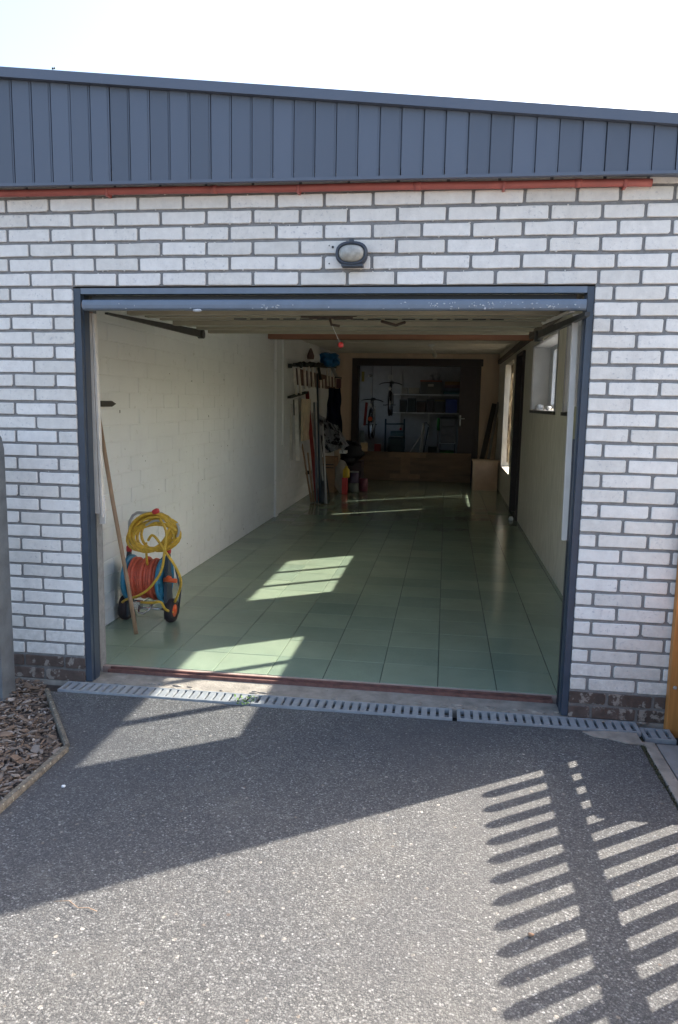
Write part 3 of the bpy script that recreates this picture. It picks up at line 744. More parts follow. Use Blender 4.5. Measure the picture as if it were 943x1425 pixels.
# door leaf
def dz(y): return 1.905 + (y)*.030
m = MB(); y0, y1 = .02, 1.86
m.hexa([(.085, y0, dz(y0)-.002), (W-.085, y0, dz(y0)-.002), (W-.085, y1, dz(y1)-.002), (.085, y1, dz(y1)-.002), (.085, y0, dz(y0)+.012), (W-.085, y0, dz(y0)+.012), (W-.085, y1, dz(y1)+.012), (.085, y1, dz(y1)+.012)])
leaf = m.build('door_leaf', PANELU, gd)
m = MB(); prof = []
for k in range(14): 
    a = 2*PI*k/14; prof.append((-.012 + .024*math.copysign(abs(math.cos(a))**.6, math.cos(a)), 1.888 + .0245*math.copysign(abs(math.sin(a))**.6, math.sin(a))))
m.prism(prof, 'x', .066, W-.040); m.build('bottom_rail', TUBE, leaf)
m = MB(); random.seed(12)
for k in range(80):
    x = random.choice([R(1.95, 2.36), R(1.5, 2.36), random.gauss(1.95, .08), R(1.7, 2.0), random.gauss(1.0, .04), R(.2, 2.3)])
    m.blob((x, -.0358, 1.884+R(-.016, .014)), (R(.0015, .006), .0009, R(.0012, .004)), k, .6, 1)
m.blob((.635, -.036, 1.862), (.022, .006, .007), 3, .3)
stuff(m.build('paint_chip', M('bare_paint_white', (.38, .40, .43), .6, .3, 60), leaf))
MB().lathe((.066, -.012, 1.888), (-1, 0, 0), [(.022, 0), (.020, .004), (.006, .006)], 12).build('end_cap', M('rust_end', (.3, .16, .1), .7), leaf)
for yy, d in ((.10, .022), (.42, .020), (.66, .014), (1.10, .026), (1.34, .014), (1.55, .022), (1.80, .030)):
    MB().box(.09, W-.09, yy, yy+.055, dz(yy)-.002-d, dz(yy)-.003).build('cross_rail', PANELU, leaf)
m = MB()
for k in range(17):
    x = .55 + k*.098 
    if x < 2.1: m.box(x, x+.074, .868, .880, dz(.87)-.012, dz(.87)-.003)
m2 = MB(); m2.box(.09, W-.09, .884, .93, dz(.9)-.014, dz(.9)-.003); m2.build('cross_rail', PANELU, leaf)
stuff(m.build('slot_shade', BLACKM, leaf))  # solid black bars stand in for the dark inside the rail's slots
# centre lock with its greasy arms and the red ball on a cord
m = MB(); lx, ly = 1.17, .52; lz = dz(ly)-.02
m.lathe((lx, ly, lz-.012), (0, 0, 1), [(.035, 0), (.04, .012), (.04, .02)], 14)
m.bar((lx-.15, ly-.03, lz-.002), (lx+.12, ly+.02, lz-.004), .022, .008); m.bar((lx-.12, ly+.07, lz-.002), (lx+.15, ly-.05, lz-.003), .014, .008)
m.tube([(lx, ly, lz-.01), (lx+.01, ly, lz-.045), (lx+.05, ly+.02, lz-.05)], .007)
m.tube([(lx+.25, ly+.25, lz), (lx+.33, ly+.27, lz-.02), (lx+.38, ly+.3, lz)], .008)
lk = m.build('lock_mechanism', M('rusty_black_lock', (.05, .035, .025), .7, .5, 30), leaf)
b = at(474, 480, .52)
MB().tube([(lx, ly, lz-.02), (b.x, ly, b.z)], .0014, 5).build('pull_cord', WHITEP, lk)
MB().blob((b.x, ly, b.z), (.016, .016, .016), 1, .0).build('pull_knob', REDP, lk)
# side arms
def px_plane(px, py, X):
    d = _fw + _r2*((px-471.5)/FPX) - _u2*((py-712.5)/FPX); return CAM + d*((X-CAM.x)/d.x)
a0, a1 = px_plane(150, 438, .075), px_plane(281, 462, .06)
m = MB(); m.prism([(a0.y, a0.z+.012), (a0.y, a0.z+.002), (a1.y-.25, a1.z-.045), (a1.y, a1.z-.040), (a1.y+.02, a1.z-.01), (a1.y, a1.z+.012)], 'x', .058, .075)
m.lathe((.05, a1.y-.05, a1.z-.02), (1, 0, 0), [(.03, 0), (.03, .04)], 12).build('spring_arm', BLACKM, gd)
a0, a1 = px_plane(819, 438, 2.36), px_plane(752, 464, 2.37)
m = MB(); m.prism([(a0.y, a0.z+.012), (a0.y, a0.z-.006), (a1.y-.25, a1.z-.045), (a1.y, a1.z-.045), (a1.y+.05, a1.z-.01), (a1.y, a1.z+.012)], 'x', W-.075, W-.055)
m.lathe((W-.09, a1.y-.05, a1.z-.02), (1, 0, 0), [(.035, 0), (.035, .05)], 12).build('spring_arm', BLACKM, gd)
m = MB(); m.bar((W-.085, .05, 1.87), (W-.085, 1.3, 1.94), .012, .02); m.build('rail_strip', CREAM, gd)
# cream lever posts hanging at each side
m = MB(); m.bar((.016, .140, 1.868), (.026, .150, .86), .022, .018); m.bar((.036, .150, 1.868), (.048, .160, .84), .010, .03); m.build('lever_post', CREAM, gd)
m = MB(); m.box(.026, .060, .161, .172, .80, .95, .003); m.lathe((.050, .160, .87), (0, -1, 0), [(.012, 0), (.012, .006)], 10); m.build('lever_bracket', CREAM, gd)
m = MB(); m.bar((W-.056, .145, 1.868), (W-.044, .150, .82), .026, .022); m.build('lever_post', CREAM, gd)
m = MB(); m.box(W-.026, W-.012, .165, .178, .90, 1.0, .002); m.build('lever_bracket', CREAM, gd)
MB().lathe((W-.030, .15, .84), (1, 0, 0), [(.009, 0), (.009, .02)], 10).build('pivot_bolt', BLACKM, gd)
MB().box(W-.02, W-.012, .17, .24, 1.25, 1.45).build('striker_plate', M('olive_plate', (.30, .27, .14), .7), gd)

# bulkhead lamp
c = Vector((1.352, 0, 2.108))
lamp = thing('bulkhead_lamp', 'oval bulkhead lamp with dark rim and cloudy glass on the bricks above the doorway', 'wall lamp', (c.x, 0, c.z-.05))
def sup(a, b, n=28, e=.62): 
    return [(a*math.copysign(abs(math.cos(2*PI*k/n))**e, math.cos(2*PI*k/n)), b*math.copysign(abs(math.sin(2*PI*k/n))**e, math.sin(2*PI*k/n))) for k in range(n)]
m = MB(); rings = []
for (a, b, y, e) in ((.066, .048, 0, .75), (.070, .052, -.012, .78), (.072, .053, -.045, .8), (.066, .047, -.056, .8), (.060, .040, -.056, .85), (.058, .038, -.044, .85)):
    rings.append([m.bm.verts.new((c.x+x, y, c.z+z)) for x, z in sup(a, b, 28, e)])
for A, B in zip(rings, rings[1:]):
    for k in range(28): f = m.bm.faces.new((A[k], A[(k+1) % 28], B[(k+1) % 28], B[k])); f.smooth = True
m.bm.faces.new(rings[0]); m.box(c.x-.010, c.x+.010, -.058, -.03, c.z+.044, c.z+.060, .002); m.box(c.x-.045, c.x+.052, -.05, -.0, c.z-.056, c.z-.044, .002)
m.build('lamp_housing', M('lamp_rim_blue_black', (.035, .045, .065), .4, .2), lamp)
m = MB(); rings = []
for k_, y in ((1, -.046), (.93, -.056), (.75, -.066), (.45, -.073), (.12, -.075)):
    rings.append([m.bm.verts.new((c.x+x*k_, y, c.z+z*k_)) for x, z in sup(.058, .038, 28, .85)])
for A, B in zip(rings, rings[1:]):
    for k in range(28): f = m.bm.faces.new((A[k], A[(k+1) % 28], B[(k+1) % 28], B[k])); f.smooth = True
m.bm.faces.new(rings[-1]); m.build('lamp_glass', LENS, lamp)

# ================================================================= THINGS NEAR THE DOOR
# hose reel trolley
hr = thing('hose_reel', 'blue and orange hose reel trolley by the white left wall wound with orange red hose', 'hose reel', (-.08, 1.05, .012))
F0 = .012
def wheel(x, y, r, hubmat):
    wl = MB().lathe((x-.022, y, F0+r), (1, 0, 0), [(r*.55, 0), (r*.93, 0), (r, .012), (r, .034), (r*.93, .046), (r*.58, .046)], 28).build('wheel', RUBBER, hr)
    MB().lathe((x-.026, y, F0+r), (1, 0, 0), [(r*.40, 0), (r*.56, .006), (r*.56, .045), (r*.50, .052), (r*.2, .050), (.012, .056)], 24).build('wheel_hub', hubmat, wl)
wheel(-.243, 1.06, .083, RUBBER); wheel(.068, 1.06, .078, ORANGE)
ax = (-.19, .015); dc = Vector((0, 1.06, .298))
def flange(x, s_):
    m = MB(); m.lathe((x, dc.y, dc.z), (s_, 0, 0), [(.05, 0), (.145, .0), (.150, .006), (.150, .020), (.138, .022), (.132, .010), (.05, .012)], 30)
    for k in range(10):
        a = 2*PI*k/10; m.lathe((x+s_*.012, dc.y+.105*math.cos(a), dc.z+.105*math.sin(a)), (s_, 0, 0), [(.014, 0), (.012, .006)], 8)
    m.build('reel_flange', BLUEP, hr)
flange(ax[0], -1); flange(ax[1], 1)
m = MB(); m.lathe((ax[0], dc.y, dc.z), (1, 0, 0), [(.05, 0), (.05, ax[1]-ax[0])], 20); m.build('drum', BLUEP, hr)
m = MB(); pts = []; turns = 9
for i in range(turns*22):
    t = i/22; a = 2*PI*t; rr = .118 + .010*math.sin(t*1.9) + .004*math.sin(t*5)
    pts.append((ax[0]+.014 + (ax[1]-ax[0]-.028)*(t/turns), dc.y+rr*math.cos(a), dc.z+rr*math.sin(a)))
m.tube(pts, .0115, 8)
pts = [(p[0]+.010, dc.y+(p[1]-dc.y)*.86, dc.z+(p[2]-dc.z)*.86) for p in pts]; m.tube(pts, .011, 6)
m.build('wound_hose', ORHOSE, hr)
for s_, x in ((-1, ax[0]-.030), (1, ax[1]+.032)):
    m = MB()
    m.prism([(dc.y-.05, F0+.03), (dc.y+.07, F0+.03), (dc.y+.045, dc.z), (dc.y+.035, .470), (dc.y+.005, .470), (dc.y-.040, dc.z)], 'x', x-.010, x+.010)
    m.lathe((x-.014, dc.y, dc.z), (1, 0, 0), [(.05, 0), (.05, .028)], 18)
    m.build('side_frame', DGREY, hr)
    MB().lathe((x, dc.y+.02, .462), (0, 0, 1), [(.016, 0), (.018, .010), (.018, .036), (.011, .045)], 12).build('tube_clamp', REDP, hr)
# handle tubes that carry the yellow coil
xl, xr_ = ax[0]-.030, ax[1]+.032
m = MB(); m.tube([(xl, dc.y+.02, .49), (xl, dc.y+.04, .66), (xl+.02, dc.y+.045, .70), (xl+.05, dc.y+.045, .72), (xr_-.05, dc.y+.045, .72), (xr_-.02, dc.y+.045, .70), (xr_, dc.y+.04, .66), (xr_, dc.y+.02, .49)], .009, 10); m.build('handle', LGREY, hr)
m = MB(); m.tube([(-.19, 1.05, F0+.085), (.03, 1.05, F0+.085)], .008, 8); m.tube([(-.13, 1.02, F0+.13), (-.12, .97, F0+.08), (-.08, .955, F0+.075), (-.045, .96, F0+.10), (-.03, 1.0, F0+.14)], .007, 8)
m.box(-.17, -.12, 1.0, 1.05, F0+.085, F0+.14, .003); m.build('stand_bar', CHROME, hr)
m = MB(); m.bar((xr_+.012, dc.y, dc.z), (xr_+.030, dc.y-.06, dc.z+.005), .02, .014); m.tube([(xr_+.0, dc.y-.065, dc.z+.010), (xr_+.085, dc.y-.067, dc.z+.008)], .014, 10)
m.blob((xr_+.03, dc.y-.06, dc.z+.022), (.02, .016, .016), 1, .1); m.build('crank', ORANGE, hr)
m = MB(); m.tube([(xr_+.02, dc.y+.08, .37), (xr_+.05, dc.y+.10, .2), (xr_+.03, dc.y+.10, F0+.03)], .006, 6); m.build('rear_leg', DGREY, hr)
# yellow hose hung on the handle
def ell(c, rx, rz, tilt, ph, yo, n=30, a0=0, a1=2*PI):
    out_ = []
    for k in range(n):
        a = a0+(a1-a0)*k/n; x = rx*math.cos(a); z = rz*math.sin(a)
        X = x*math.cos(tilt)-z*math.sin(tilt); Z = x*math.sin(tilt)+z*math.cos(tilt)
        out_.append((c[0]+X, c[1]+yo+.010*math.sin(2*a+ph), c[2]+Z))
    return out_
random.seed(8); m = MB(); pts = []; cc = (-.035, .965, .615)
specs = [(-.050, .615, .150, .105, .45), (-.045, .620, .158, .112, .40), (-.040, .612, .143, .100, .52), (-.010, .598, .155, .088, .10), (.0, .600, .148, .100, .22), (-.055, .608, .162, .100, .48), (-.02, .592, .160, .080, .05), (-.05, .626, .140, .112, .58), (.012, .606, .138, .108, .25), (-.03, .604, .168, .090, .30), (-.045, .618, .148, .116, .62), (-.005, .596, .150, .078, .12)]
for i, (cx, cz, rx, rz, t) in enumerate(specs):
    pts += ell((cx+.022, .985, cz), rx, rz, t, i, -.012*(i % 4)+R(-.004, .004), 26)
# smooth the joins
for _ in range(2): pts = [pts[0]] + [tuple((pts[i-1][k]+2*pts[i][k]+pts[i+1][k])/4 for k in range(3)) for i in range(1, len(pts)-1)] + [pts[-1]]
m.tube(pts, .0092, 8)
def path_px(L): return [tuple(at(px, py, Y)) for px, py, Y in L]
def smooth(P, n=6):
    P = [Vector(p) for p in P]; o = []
    for i in range(len(P)-1):
        p0 = P[max(i-1, 0)]; p1 = P[i]; p2 = P[i+1]; p3 = P[min(i+2, len(P)-1)]
        for k in range(n):
            t = k/n; o.append(.5*((2*p1) + (p2-p0)*t + (2*p0-5*p1+4*p2-p3)*t*t + (3*p1-p0-3*p2+p3)*t**3))
    o.append(P[-1]); return o
m.tube(smooth(path_px([(222, 722, .93), (231, 740, .915), (229, 765, .90), (224, 795, .89), (208, 818, .88), (192, 829, .885), (176, 834, .93), (170, 838, 1.0)])), .0082, 8)
m.tube(smooth(path_px([(206, 752, .94), (211, 745, .92), (218, 750, .91), (230, 768, .90), (243, 787, .905), (251, 806, .94), (250, 820, 1.0), (243, 838, 1.04)])), .0082, 8)
m.tube(smooth(path_px([(203, 755, .96), (204, 778, .97), (207, 800, 1.06)])), .0082, 8)
m.tube(smooth(path_px([(196, 838, .95), (210, 839, .93), (223, 838, .93), (230, 848, .96), (240, 852, 1.03)])), .0082, 8)
yh = m.build('yellow_hose', YELHOSE); tag(yh, 'yellow garden hose coiled over the handle of the hose reel', 'garden hose')
MB().lathe(at(216, 712, .95), (.8, .2, .35), [(.010, -.02), (.016, -.01), (.018, .012), (.012, .024)], 12).build('hose_connector', REDP, yh)
m = MB(); m.tube(smooth(path_px([(203, 731, .95), (214, 725, .94), (228, 725, .95)])), .0075, 6); m.tube(smooth(path_px([(246, 728, .95), (249, 738, .95), (246, 748, .95)])), .0075, 6); m.build('grey_hose_end', LGREY, yh)
# broom handle
tag(MB().tube([(-.052, .775, .012), (-.11, .79, .35), (-.20, .815, .82), (-.293, .845, 1.36)], .0125, 10).build('broom_handle', BROOM), 'worn wooden broom stick leaning on the left wall in front of the hose reel', 'broom stick')
# black bracket on the left wall
m = MB(); m.prism([(.28, 1.400), (1.03, 1.400), (1.09, 1.418), (1.03, 1.436), (.28, 1.436)], 'x', XL+.004, XL+.022)
tag(m.build('wall_bracket', BLACKM), 'flat black steel bracket with pointed end on the left wall above the broom stick', 'bracket')
# left concrete post
m = MB(); m.prism([(-.40, -.07), (-.288, -.07), (-.288, 1.20), (-.298, 1.255), (-.32, 1.29), (-.36, 1.29), (-.40, 1.25)], 'y', -.27, -.16)
tag(m.build('concrete_post', M('blue_grey_concrete', (.11, .12, .13), .9, .25, 10, .5, 80, .005)), 'blue grey concrete post standing in the mulch at the left edge', 'post')
# right wooden post
gp = tag(MB().box(2.848, 2.940, -.046, -.004, -.05, 1.05, .005).build('gate_post', WOODO), 'orange stained wooden post at the right edge beside the white brick wall', 'post')
p = at(939, 957, -.046); MB().lathe((max(p.x, 2.868), -.0465, p.z), (0, -1, 0), [(.009, 0), (.007, .005)], 8).build('bolt_head', LGREY, gp)
# picket fence along the right of the drive
fe = thing('picket_fence', 'low rounded picket fence along the right of the drive casting striped shadows', 'fence', (2.9, -2, -.03))
m = MB(); hw = .0215; prof = [(-hw, -.02), (hw, -.02), (hw, .685)] + [(hw*math.cos(a), .685+.033*math.sin(a)) for a in (.5, 1.0, 1.57, 2.14, 2.64)] + [(-hw, .685)]
m.prism([(p[0], p[1]) for p in prof], 'x', -.009, .009); pk = m.mesh('picket', WOODO)
for k in range(34): piece('picket', pk, (2.90, -.148-.1037*k, .003), fe)
MB().box(2.910, 2.934, -3.8, -.048, .462, .532).build('fence_rail', WOODO, fe); MB().box(2.910, 2.934, -3.8, -.048, .08, .15).build('fence_rail', WOODO, fe)
for yy in (-2.2, -3.78): MB().box(2.936, 3.0, yy-.035, yy+.035, -.05, .72, .004).build('fence_post', WOODO, fe)
# unseen low box behind the fence, shaped so its shadow darkens the asphalt
m = MB(); m.box(2.985, 3.62, -.45, -.405, -.03, .475); m.box(2.985, 3.62, -.045, -.0, -.03, .475); m.box(2.985, 3.005, -.405, -.045, -.03, .475); m.box(3.575, 3.62, -.405, -.045, -.03, .475); m.box(3.005, 3.575, -.405, -.045, -.03, .42)
tag(m.build('shadow_box', WOODP), 'low unseen box beyond the fence, shaped for its shadow on the asphalt', 'shadow caster')

# ================================================================= THINGS DEEP IN THE GARAGE
FZ = .012
def A(px, py, Y): return at(px, py, Y)
def bxp(m, px0, py0, px1, py1, Y, depth, zmin=None, bev=0):
    """box whose front face (plane Y) spans the measured pixels"""
    a = A(px0, py0, Y); b = A(px1, py1, Y)
    x0, x1 = sorted((a.x, b.x)); z0, z1 = sorted((a.z, b.z))
    if zmin is not None: z0 = zmin
    m.box(x0, x1, Y, Y+depth, z0, z1, bev); return m
# low brown boards standing in front of the storage opening
lb = thing('board_barrier', 'long low brown wooden board set across the storage room opening', 'board', (1.2, 10.68, FZ))
x0, x1 = .10, 2.29
MB().box(x0, x1, 10.66, 10.70, FZ, .555, .004).build('main_board', WOODB, lb)
PATCHM = M('lighter_brown_patch', (.26, .165, .10), .6, .25, 6)
for a, b, c_, d in ((.75, 1.45, .455, .545), (.78, 1.35, .055, .14), (.98, 1.16, .145, .45)):
    MB().box(a, b, 10.648, 10.659, c_, d, .002).build('patch_board', PATCHM, lb)
MB().box(x0, x1, 10.640, 10.659, .02, .05, .002).build('bottom_batten', WOODB, lb)
# pale wooden box on the right
wb = thing('wooden_box', 'pale wooden box on the floor below the leaning planks in the right back corner', 'box', (2.52, 9.6, FZ))
MB().box(2.285, 2.70, 9.42, 9.80, FZ, .50, .004).build('box_body', M('dusty_plywood', (.42, .30, .21), .75, .1), wb)
MB().box(2.27, 2.715, 9.405, 9.81, .502, .525, .004).build('lid', M('dusty_plywood_lid', (.38, .28, .19), .75, .1), wb)
MB().box(2.285, 2.315, 9.410, 9.419, FZ+.01, .495).build('corner_batten', WOODP, wb)
# leaning planks behind the box
def lean(px0, py0, Y0, px1, py1, Y1, w_, t_, mat, label, name='plank', cat='plank', grp='planks leaning in the back right corner', clampx=None):
    a = A(px0, py0, Y0); b = A(px1, py1, Y1)
    if a.z < FZ+.01: a.z = FZ+.01
    return tag(MB().bar(a, b, w_, t_).build(name, mat), label, cat, grp)
DKPL = M('dark_stained_plank', (.035, .026, .022), .6, .2)
lean(662, 676, 10.2, 688, 562, 10.65, .09, .025, DKPL, 'wide dark plank leaning into the back right corner')
lean(673, 676, 10.1, 693, 560, 10.55, .045, .02, M('grey_lath', (.16, .15, .14), .7), 'grey lath leaning right of the dark plank behind the box')
lean(684, 676, 10.1, 693, 580, 10.5, .02, .02, WOODP, 'thin pale stick nearest the right wall behind the wooden box')
# ceiling bulb holder
c = A(600, 484, 8.0); c.z = min(c.z, 2.32)
cb = thing('ceiling_lamp', 'bare ceiling lamp holder hanging askew at the back of the garage', 'ceiling lamp', (c.x, 8.0, 2.34))
MB().lathe((c.x, 8.0, 2.335), (0, 0, -1), [(.05, 0), (.05, .015), (.02, .03)], 14).build('ceiling_rose', WHITEP, cb)
MB().tube([(c.x, 8.0, 2.31), (c.x+.02, 8.0, 2.26), (c.x+.04, 8.0, 2.24)], .006).build('flex', WHITEP, cb)
MB().lathe((c.x+.04, 8.0, 2.25), (.2, 0, -1), [(.02, 0), (.022, .03), (.034, .05), (.036, .075), (.02, .10), (.004, .106)], 14).build('bulb', M('dusty_bulb', (.45, .42, .36), .3), cb)

# ---- tool rack on the left wall
tr_ = thing('tool_rack', 'dark tool rack on the left wall with rods hanging from two rails', 'tool rack', (XL, 8.5, 1.55))
RK = M('rack_dark_wood', (.03, .035, .03), .7, .3)
def YR(px): return 7.0 + (px-409)/55*3.1
def rk(px, py, off=0): return px_plane(px, py, -.255+off)
m = MB(); m.bar(rk(403, 508), rk(466, 511), .035, .05); m.build('top_rail', RK, tr_)
m = MB(); m.bar(rk(402, 553), rk(426, 546), .03, .045); m.build('lower_rail', RK, tr_)
for px in (406, 420, 436, 452, 464):
    a = rk(px, 509); MB().box(XL+.004, a.x, a.y-.02, a.y+.02, a.z-.03, a.z+.01).build('wall_arm', RK, tr_)
for i, (pa, ya, pb, yb, r_) in enumerate(((409, 511, 412, 549, .020), (415, 511, 418, 548, .019), (423.5, 511, 424.5, 541, .020), (429, 510, 430.5, 540, .020), (434.5, 511, 436, 539, .019), (440, 511, 441, 541, .016), (446, 528, 446.5, 541, .017), (450.5, 528, 451, 541, .015), (455, 512, 456, 537, .017), (459, 514, 460, 538, .017), (463.5, 514, 464.5, 538, .015))):
    a = rk(pa, ya, .02); b = rk(pb, yb, .02)
    tag(MB().tube([a, b], r_, 8).build('hanging_rod', M('ivory_rod', (.78, .73, .64), .5)), ('first', 'second', 'third', 'fourth', 'fifth', 'sixth', 'seventh', 'eighth', 'ninth', 'tenth', 'last')[i] + ' ivory rod from the doorway end hanging from the top rail of the rack', 'rod', 'ivory rods hanging in the rack')
m = MB(); random.seed(2)
for k in range(9):
    a = rk(414+k*4.2, 507, .03); m.blob(a, (R(.03, .06), R(.08, .14), R(.02, .05)), k, .5, 1)
tag(m.build('tool_pile', RK), 'dark jumble of tool heads lying on the top rail of the rack', 'tools')
a = rk(443, 512, .06); tag(MB().bar(a, rk(446, 528, .06), .04, .02).build('hand_saw', RK), 'dark blade hanging in the middle of the rack', 'saw')
m = MB(); a = rk(412, 556, .05); b = rk(414.5, 641, .05); m.bar(a, b, .055, .03)
tag(m.build('wide_spirit_level', M('pale_bar', (.75, .71, .64), .5)), 'wide pale bar hanging below the lower rack rail', 'bar')
tag(MB().bar(rk(405.5, 562, .05), rk(404.5, 640, .05), .030, .03).build('narrow_bar', M('grey_bar', (.55, .52, .47), .5)), 'narrow grey bar hanging left of the wide pale bar', 'bar')
tag(MB().bar(rk(408.5, 556, .07), rk(409, 578, .07), .016, .016).build('short_rod', RK), 'short dark rod above the narrow grey bar', 'rod')
m = MB(); a = rk(419, 555, .05); b = rk(430, 611, .05); m.box(a.x, a.x+.02, a.y, b.y, b.z, a.z)
tag(m.build('pale_board', M('pale_yellow_board', (.68, .55, .38), .7)), 'pale yellowish board hanging behind the red lath', 'board')
a = rk(411, 512, -.03); b = rk(466, 541, -.03)
tag(MB().box(XL+.006, XL+.03, a.y, b.y, b.z-.02, a.z).build('backing_board', M('reddish_brown_board', (.20, .12, .095), .8)), 'reddish brown board on the wall behind the ivory rods', 'board')
# red lath and poles leaning on the rack, feet on the tiles near (x -0.1..0.15, y 7)
def pole(px0, py0, Y0, px1, py1, Y1, r_, mat, label, name='pole', cat='pole', sq=False):
    a = A(px0, py0, Y0); b = A(px1, py1, Y1)
    if a.z < FZ+r_: a.z = FZ+r_
    m = MB()
    m.bar(a, b, r_*2, r_) if sq else m.tube([a, b], r_, 8)
    return tag(m.build(name, mat), label, cat)
pole(441, 699, 7.10, 427, 545, 7.55, .026, M('dull_red_lath', (.26, .028, .025), .5), 'dull red flat lath leaning against the tool rack', 'red_lath', 'lath', True)
pole(433, 702, 7.05, 420, 618, 7.5, .014, BROOM, 'brown stick leaning low at the left of the red lath')
pole(441, 704, 6.98, 437, 560, 7.5, .016, M('steel_blue_pole', (.14, .17, .20), .4), 'steel grey pole just right of the red lath')
pole(445, 705, 6.95, 441, 520, 7.7, .014, M('dark_tube', (.03, .05, .08), .4), 'dark blue tube leaning between the steel pole and the light pole')
pole(451, 703, 7.0, 444, 600, 7.4, .013, LGREY, 'light metal pole with its foot furthest forward')
pole(452, 704, 7.0, 441, 560, 7.6, .012, M('pale_grey_tube', (.33, .35, .37), .4), 'pale grey tube crossing the light metal pole')
pole(446, 703, 7.0, 434, 575, 7.5, .013, LGREY, 'light grey pole directly right of the red lath')
pole(436, 700, 7.1, 428, 630, 7.4, .015, BROOM, 'short brown stake crossing behind the red lath')
pole(454, 705, 6.95, 449, 590, 7.45, .012, M('white_pole', (.62, .62, .62), .4), 'white pole at the front of the bundle under the patterned cloth')
pole(458, 693, 7.6, 446, 605, 7.9, .010, BLACKM, 'thin black rod leaning at the right of the pole bundle')
pole(448, 706, 6.9, 449, 650, 7.3, .030, DGREY, 'short dark grey pipe standing among the leaning poles', 'pipe_offcut', 'pipe')
# box and small black clamp on the wall
a = A(430, 657, 7.45); tag(MB().box(a.x-.05, a.x+.03, a.y-.03, a.y+.03, a.z-.03, a.z+.02).build('black_clamp', BLACKM), 'small black clamp on the brown stick', 'clamp')
# blue bag on top of the rack
def cloth_sheet(name, quad, mat, label, cat, Yj=.06, n=14, thick=.02, seed=0, grp=None, amp=.05, ragged=.03):
    """draped sheet through four measured corner points (tl, tr, br, bl), with folds and thickness"""
    tl, tr2, br, bl = [Vector(q) for q in quad]; m = MB(); g_ = []
    for j in range(n+1):
        row = []
        for i in range(n+1):
            u, v = i/n, j/n
            p = (tl*(1-u)+tr2*u)*(1-v) + (bl*(1-u)+br*u)*v
            e = min(u, 1-u, v, 1-v)
            p = p + Vector((ragged*mnoise.noise(Vector((v*4, seed, 0))) * (1 if e < .01 else .3), amp*mnoise.noise(Vector((u*3.5, v*1.6, seed))) + amp*.5*mnoise.noise(Vector((u*9, v*4, seed+5))), ragged*mnoise.noise(Vector((u*5, seed+3, 0)))))
            row.append(m.bm.verts.new(p))
        g_.append(row)
    for j in range(n):
        for i in range(n): f = m.bm.faces.new((g_[j][i], g_[j][i+1], g_[j+1][i+1], g_[j+1][i])); f.smooth = True
    bmesh.ops.solidify(m.bm, geom=m.bm.faces[:], thickness=thick)
    return tag(m.build(name, mat), label, cat, grp)
c = rk(456, 500, .05); m = MB(); m.blob(c, (.17, .25, .11), 4, .55, 3); m.blob(c+Vector((.12, -.05, -.06)), (.09, .12, .07), 9, .5, 2)
tag(m.build('blue_bag', BLUEBAG), 'crumpled blue plastic bag on top of the tool rack', 'bag')
c = rk(432, 497, .02); tag(MB().lathe(c+Vector((0, 0, -.03)), (0, 0, 1), [(.05, 0), (.055, .05), (.03, .12), (.012, .16)], 12).build('dusty_bottle', M('dull_pinkish', (.16, .09, .08), .7)), 'dull reddish bottle standing on the rack left of the blue bag', 'bottle')
# navy jacket hanging
cloth_sheet('navy_jacket', (A(457, 540, 8.9), A(474, 541, 9.0), A(477, 622, 9.0), A(452, 600, 8.8)), NAVY, 'navy blue work jacket hanging beside the tool rack', 'jacket', n=16, thick=.07, seed=4, amp=.12)
tag(MB().bar(A(466, 525, 8.95), A(475, 526, 9.05), .02, .02).build('coat_hook', BLACKM), 'small black hook above the navy jacket', 'hook')
tag(MB().box(*(lambda a, b: (a.x, b.x, 9.1, 9.25, b.z, a.z))(A(468, 527, 9.1), A(473, 540, 9.1))).build('red_tin', M('dull_red_tin', (.14, .05, .05), .6)), 'small dull red tin by the hook above the jacket', 'tin')
tag(MB().bar(A(462, 512, 9.2), A(468, 524, 9.1), .05, .04).build('white_roll', M('off_white_roll', (.40, .38, .34), .7)), 'off white roll at the right end of the rack below the blue bag', 'roll')
# patterned cloth over the boxes
PATC = m_cloth('grey_leaf_pattern_cloth', [(.44, (.52, .53, .56)), (.53, (.38, .39, .42)), (.58, (.03, .03, .045))], 9)
cloth_sheet('patterned_cloth', (A(443, 575, 8.0), A(462, 590, 8.1), A(486, 620, 7.9), A(449, 633, 7.8)), PATC, 'grey cloth with dark leaf pattern thrown over the cardboard box', 'cloth', n=18, thick=.02, seed=9, amp=.14)
cloth_sheet('cloth_corner', (A(463, 590, 8.05), A(470, 592, 8.1), A(483, 618, 7.9), A(476, 631, 7.85)), PATC, 'right hand fold of the leaf patterned cloth beside the black bag', 'cloth', n=10, thick=.02, seed=12, amp=.1)
# cardboard box, white sack, bottle, pots
a = A(447, 640, 8.4); b = A(466, 640, 8.4)
bx = tag(MB().box(a.x, b.x, 8.4, 8.8, FZ, a.z+.04, .004).build('cardboard_box', CARD), 'brown cardboard box on the floor under the patterned cloth', 'box')
MB().box(a.x+.02, b.x-.02, 8.392, 8.399, a.z-.08, a.z-.065).build('strap', BLACKM, bx); MB().box(a.x+.02, b.x-.02, 8.392, 8.399, a.z-.13, a.z-.115).build('strap', BLACKM, bx)
a = A(471, 683, 8.3); tag(MB().blob((a.x+.02, 8.45, .27), (.11, .12, .26), 14, .25, 3).build('white_sack', M('dirty_white_sack', (.36, .34, .31), .9, .2)), 'dirty white sack standing right of the cardboard box', 'sack')
c = A(476, 629, 8.2); tag(MB().box(c.x-.05, c.x+.06, 8.2, 8.4, c.z-.025, c.z+.02, .004).build('white_tray', WHITEP), 'small white tray below the patterned cloth', 'tray')
